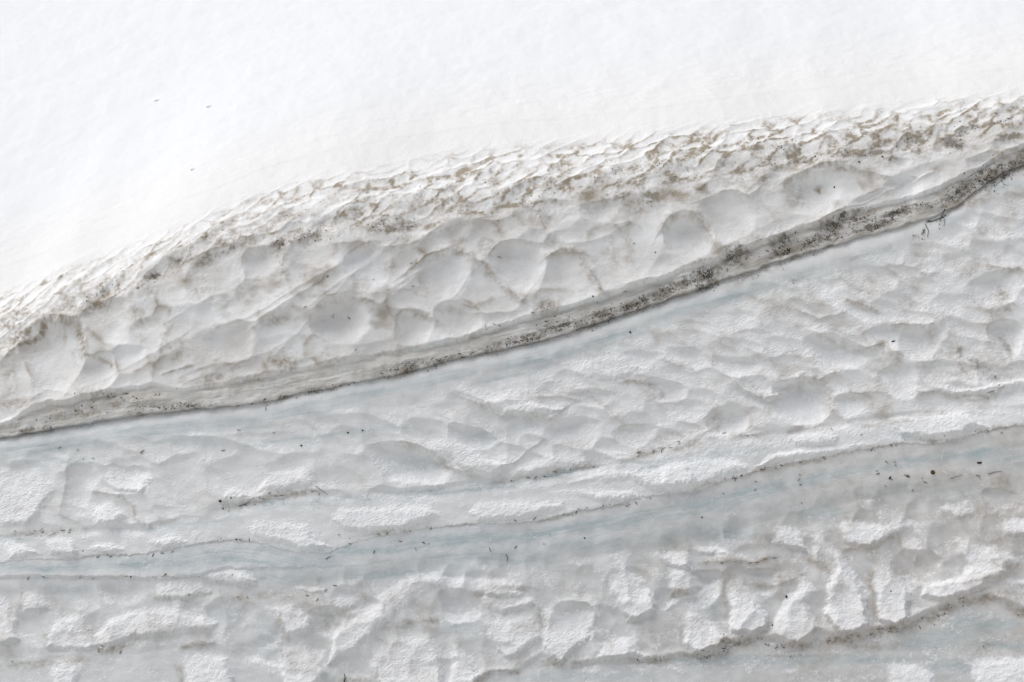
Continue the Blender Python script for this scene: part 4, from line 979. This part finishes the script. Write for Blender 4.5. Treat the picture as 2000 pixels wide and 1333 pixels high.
# the round cone piece: scales in rings
def cone_piece(px, py):
    V, F = [], []
    for ring, (r, n, y) in enumerate([(.0084, 11, .0), (.0060, 8, -.0028), (.0032, 5, -.0048)]):
        for j in range(n):
            t = 2 * math.pi * (j + .5 * (ring % 2)) / n
            c, s_ = math.cos(t), math.sin(t); w = 2.6 * r / n
            b = len(V)
            pts = [(0.25, -.0, -.7), (0.25, .0, .7), (.8, 0, .95), (1.12, 0, 0), (.8, 0, -.95)]
            for (q, _, v) in pts:
                V.append((c * q * r - s_ * v * w, y - .0010 * (q > .5), s_ * q * r + c * v * w))
            for (q, _, v) in pts:
                V.append((c * q * r - s_ * v * w, y + .0016, s_ * q * r + c * v * w))
            F.append(tuple(b + i for i in (0, 1, 2, 3, 4))); F.append(tuple(b + 5 + i for i in (4, 3, 2, 1, 0)))
            for i in range(5): F.append((b + i, b + 5 + i, b + 5 + (i + 1) % 5, b + (i + 1) % 5))
    o = mesh_obj('cone_piece', V, F, M_CONE, False)
    put(o, px, py, 0, lift=.001)
    return tagged(o, None, 'round yellow-brown cone piece lying on the grey ice at the right', 'cone')
cone_piece(1822, 923)
# twigs
def twig(pts, r, label, branches=(), lift=.0015):
    P = []
    for (px, py) in pts:
        x, z = px2w([px], [py]); p, n = place(x, z, band_of(px, py), lift); P.append(Vector(p[0]))
    root = P[0].copy()
    V, F = tube([p - root for p in P], np.linspace(r, r * .5, len(P)), 6)
    for br in branches:
        Q = []
        for (px, py) in br:
            x, z = px2w([px], [py]); p, n = place(x, z, band_of(px, py), lift); Q.append(Vector(p[0]) - root)
        v2, f2 = tube(Q, np.linspace(r * .6, r * .3, len(Q)), 5)
        k = len(V); V += v2; F += [tuple(i + k for i in f) for f in f2]
    o = mesh_obj('twig', V, F, M_DARK); o.location = root
    return tagged(o, None, label, 'twig')
twig([(1952,752),(1940,764),(1928,768)],.0016,'thin dark twig lying on the coarse snow near the right edge')
twig([(616,950),(628,958),(640,966)],.0011,'bent brown twig at the right end of the curved crack')
twig([(466,988),(478,984),(486,980),(497,972)],.0011,'brown twig along the lip of the curved crack')
twig([(1846,408),(1838,424),(1822,431),(1812,432)],.0022,'black forked twig hanging below the black grit edge at the right',[[(1840,421),(1846,428),(1844,440)]])
twig([(1808,436),(1811,444),(1814,450),(1812,462)],.0014,'thin crooked black twig below the forked one')
twig([(1930,926),(1943,922),(1957,921)],.0010,'hair-thin dark twig on the grey ice at the right edge')
twig([(1856,935),(1870,931),(1880,928)],.0008,'faint thin twig right of the round cone piece')
twig([(1906,928),(1913,930),(1915,936)],.0014,'curled dark twig on a snow crust at the right')
twig([(988,1083),(992,1089),(990,1096)],.0012,'crooked black twig on the grey-blue ice at the bottom centre')
twig([(636,1093),(642,1089),(647,1086)],.0013,'short black twig below the coarse pillows left of centre')
twig([(672,1333),(674,1324),(672,1316)],.0020,'brown twig stub sticking up at the bottom edge of the picture')
# small weathered snow blocks far up on the slope
def block(px, py, s_, label, seed):
    rr = random.Random(seed); x, z = px2w([px], [py])
    p, n = place(x, z, 'slope', 0); p = Vector(p[0])
    V = [(-1, -.6, -.2), (1, -.6, -.2), (1, .6, -.2), (-1, .6, -.2), (-.5, -.3, .1), (.15, -.35, .22), (.45, .3, .12), (-.3, .3, .16)]
    V = [tuple(c * s_ * (1 + .2 * (rr.random() - .5)) for c in v) for v in V]
    F = [(0, 3, 2, 1), (0, 1, 5, 4), (1, 2, 6, 5), (2, 3, 7, 6), (3, 0, 4, 7), (4, 5, 6, 7)]
    me = bpy.data.meshes.new('ice_chunk'); me.from_pydata(V, [], F)
    import bmesh
    bm = bmesh.new(); bm.from_mesh(me); bmesh.ops.bevel(bm, geom=bm.edges[:], offset=.12 * s_, segments=2, affect='EDGES', profile=.6)
    bm.to_mesh(me); bm.free()
    for nm, c in (('snow_colour', (.88, .88, .89, 1)), ('snow_mask', (.2, .4, 0, 1))):
        at = me.color_attributes.new(nm, 'FLOAT_COLOR', 'POINT'); at.data.foreach_set('color', np.tile(np.array(c, np.float32), len(me.vertices)))
    me.materials.append(M_SNOW)
    o = bpy.data.objects.new('ice_chunk', me); SC.collection.objects.link(o); o.location = p + Vector((0, 0, .0))
    tagged(o, None, label, 'ice chunk')
block(378, 330, .016, 'small grey pointed ice chunk alone on the white slope at the left', 1)
block(410, 207, .017, 'pale ice chunk on the white slope, above the pointed one', 2)
block(308, 196, .016, 'faint ice chunk on the slope, leftmost of the three', 3)
# grit: crumbs too many to count, lying where the dark stains are
def crumbs(name, lst, dens, col_i, label, smin, smax, mat):
    rs = np.random.default_rng(5)
    byband = {}
    for b in lst:
        cx, cy, rx, ry, ang = b[:5]; w = b[col_i]
        n = int(dens * w * w * rx * ry / 100)
        if n <= 0: continue
        u = rs.normal(0, .55, (n, 2)); a = math.radians(ang)
        px = cx + u[:, 0] * rx * math.cos(a) + u[:, 1] * ry * math.sin(a)
        py = cy - u[:, 0] * rx * math.sin(a) + u[:, 1] * ry * math.cos(a)
        x, z = px2w(px, py)
        zb, zc, zs = line('B', x), line('C2', x), line('strip', x) + .15
        keep = (fbm(x * 30, z * 30, 3, 86) > -0.12)
        for bd, m in (('upper', (z > zb + .003) & (z < zs)), ('middle', (z <= zb - .012) & (z > zc + .003)), ('lower', z <= zc - .012)):
            m = m & keep
            byband.setdefault(bd, []).append(np.stack([x[m], z[m]], 1))
    VV, FF = [], []
    base = 0
    octa = np.array([(1, 0, 0), (-1, 0, 0), (0, 1, 0), (0, -1, 0), (0, 0, 1), (0, 0, -1)], float)
    of = np.array([(0, 2, 4), (2, 1, 4), (1, 3, 4), (3, 0, 4), (2, 0, 5), (1, 2, 5), (3, 1, 5), (0, 3, 5)])
    for bd, L_ in byband.items():
        q = np.concatenate(L_)
        if not len(q): continue
        p, n = place(q[:, 0], q[:, 1], bd, 0.0004)
        m = len(p)
        s_ = smin + (smax - smin) * rs.random(m) ** 2.5
        sc_ = s_[:, None, None] * rs.uniform(.5, 1.3, (m, 1, 3))
        rot = rs.normal(size=(m, 3, 3)); rot, _ = np.linalg.qr(rot)
        v = (octa[None] * sc_) @ rot + p[:, None]
        VV.append(v.reshape(-1, 3)); FF.append((of[None] + (base + np.arange(m) * 6)[:, None, None]).reshape(-1, 3)); base += 6 * m
    V = np.concatenate(VV); F = np.concatenate(FF)
    me = bpy.data.meshes.new(name); me.from_pydata(V.tolist(), [], F.tolist()); me.materials.append(mat)
    o = bpy.data.objects.new(name, me); SC.collection.objects.link(o)
    tagged(o, 'stuff', label)
    print(name, base // 6)
crumbs('grit', BLOTS, 24, 6, 'black grit and bark crumbs along the edge of the upper snow layer', .0007, .0036, M_GRIT)
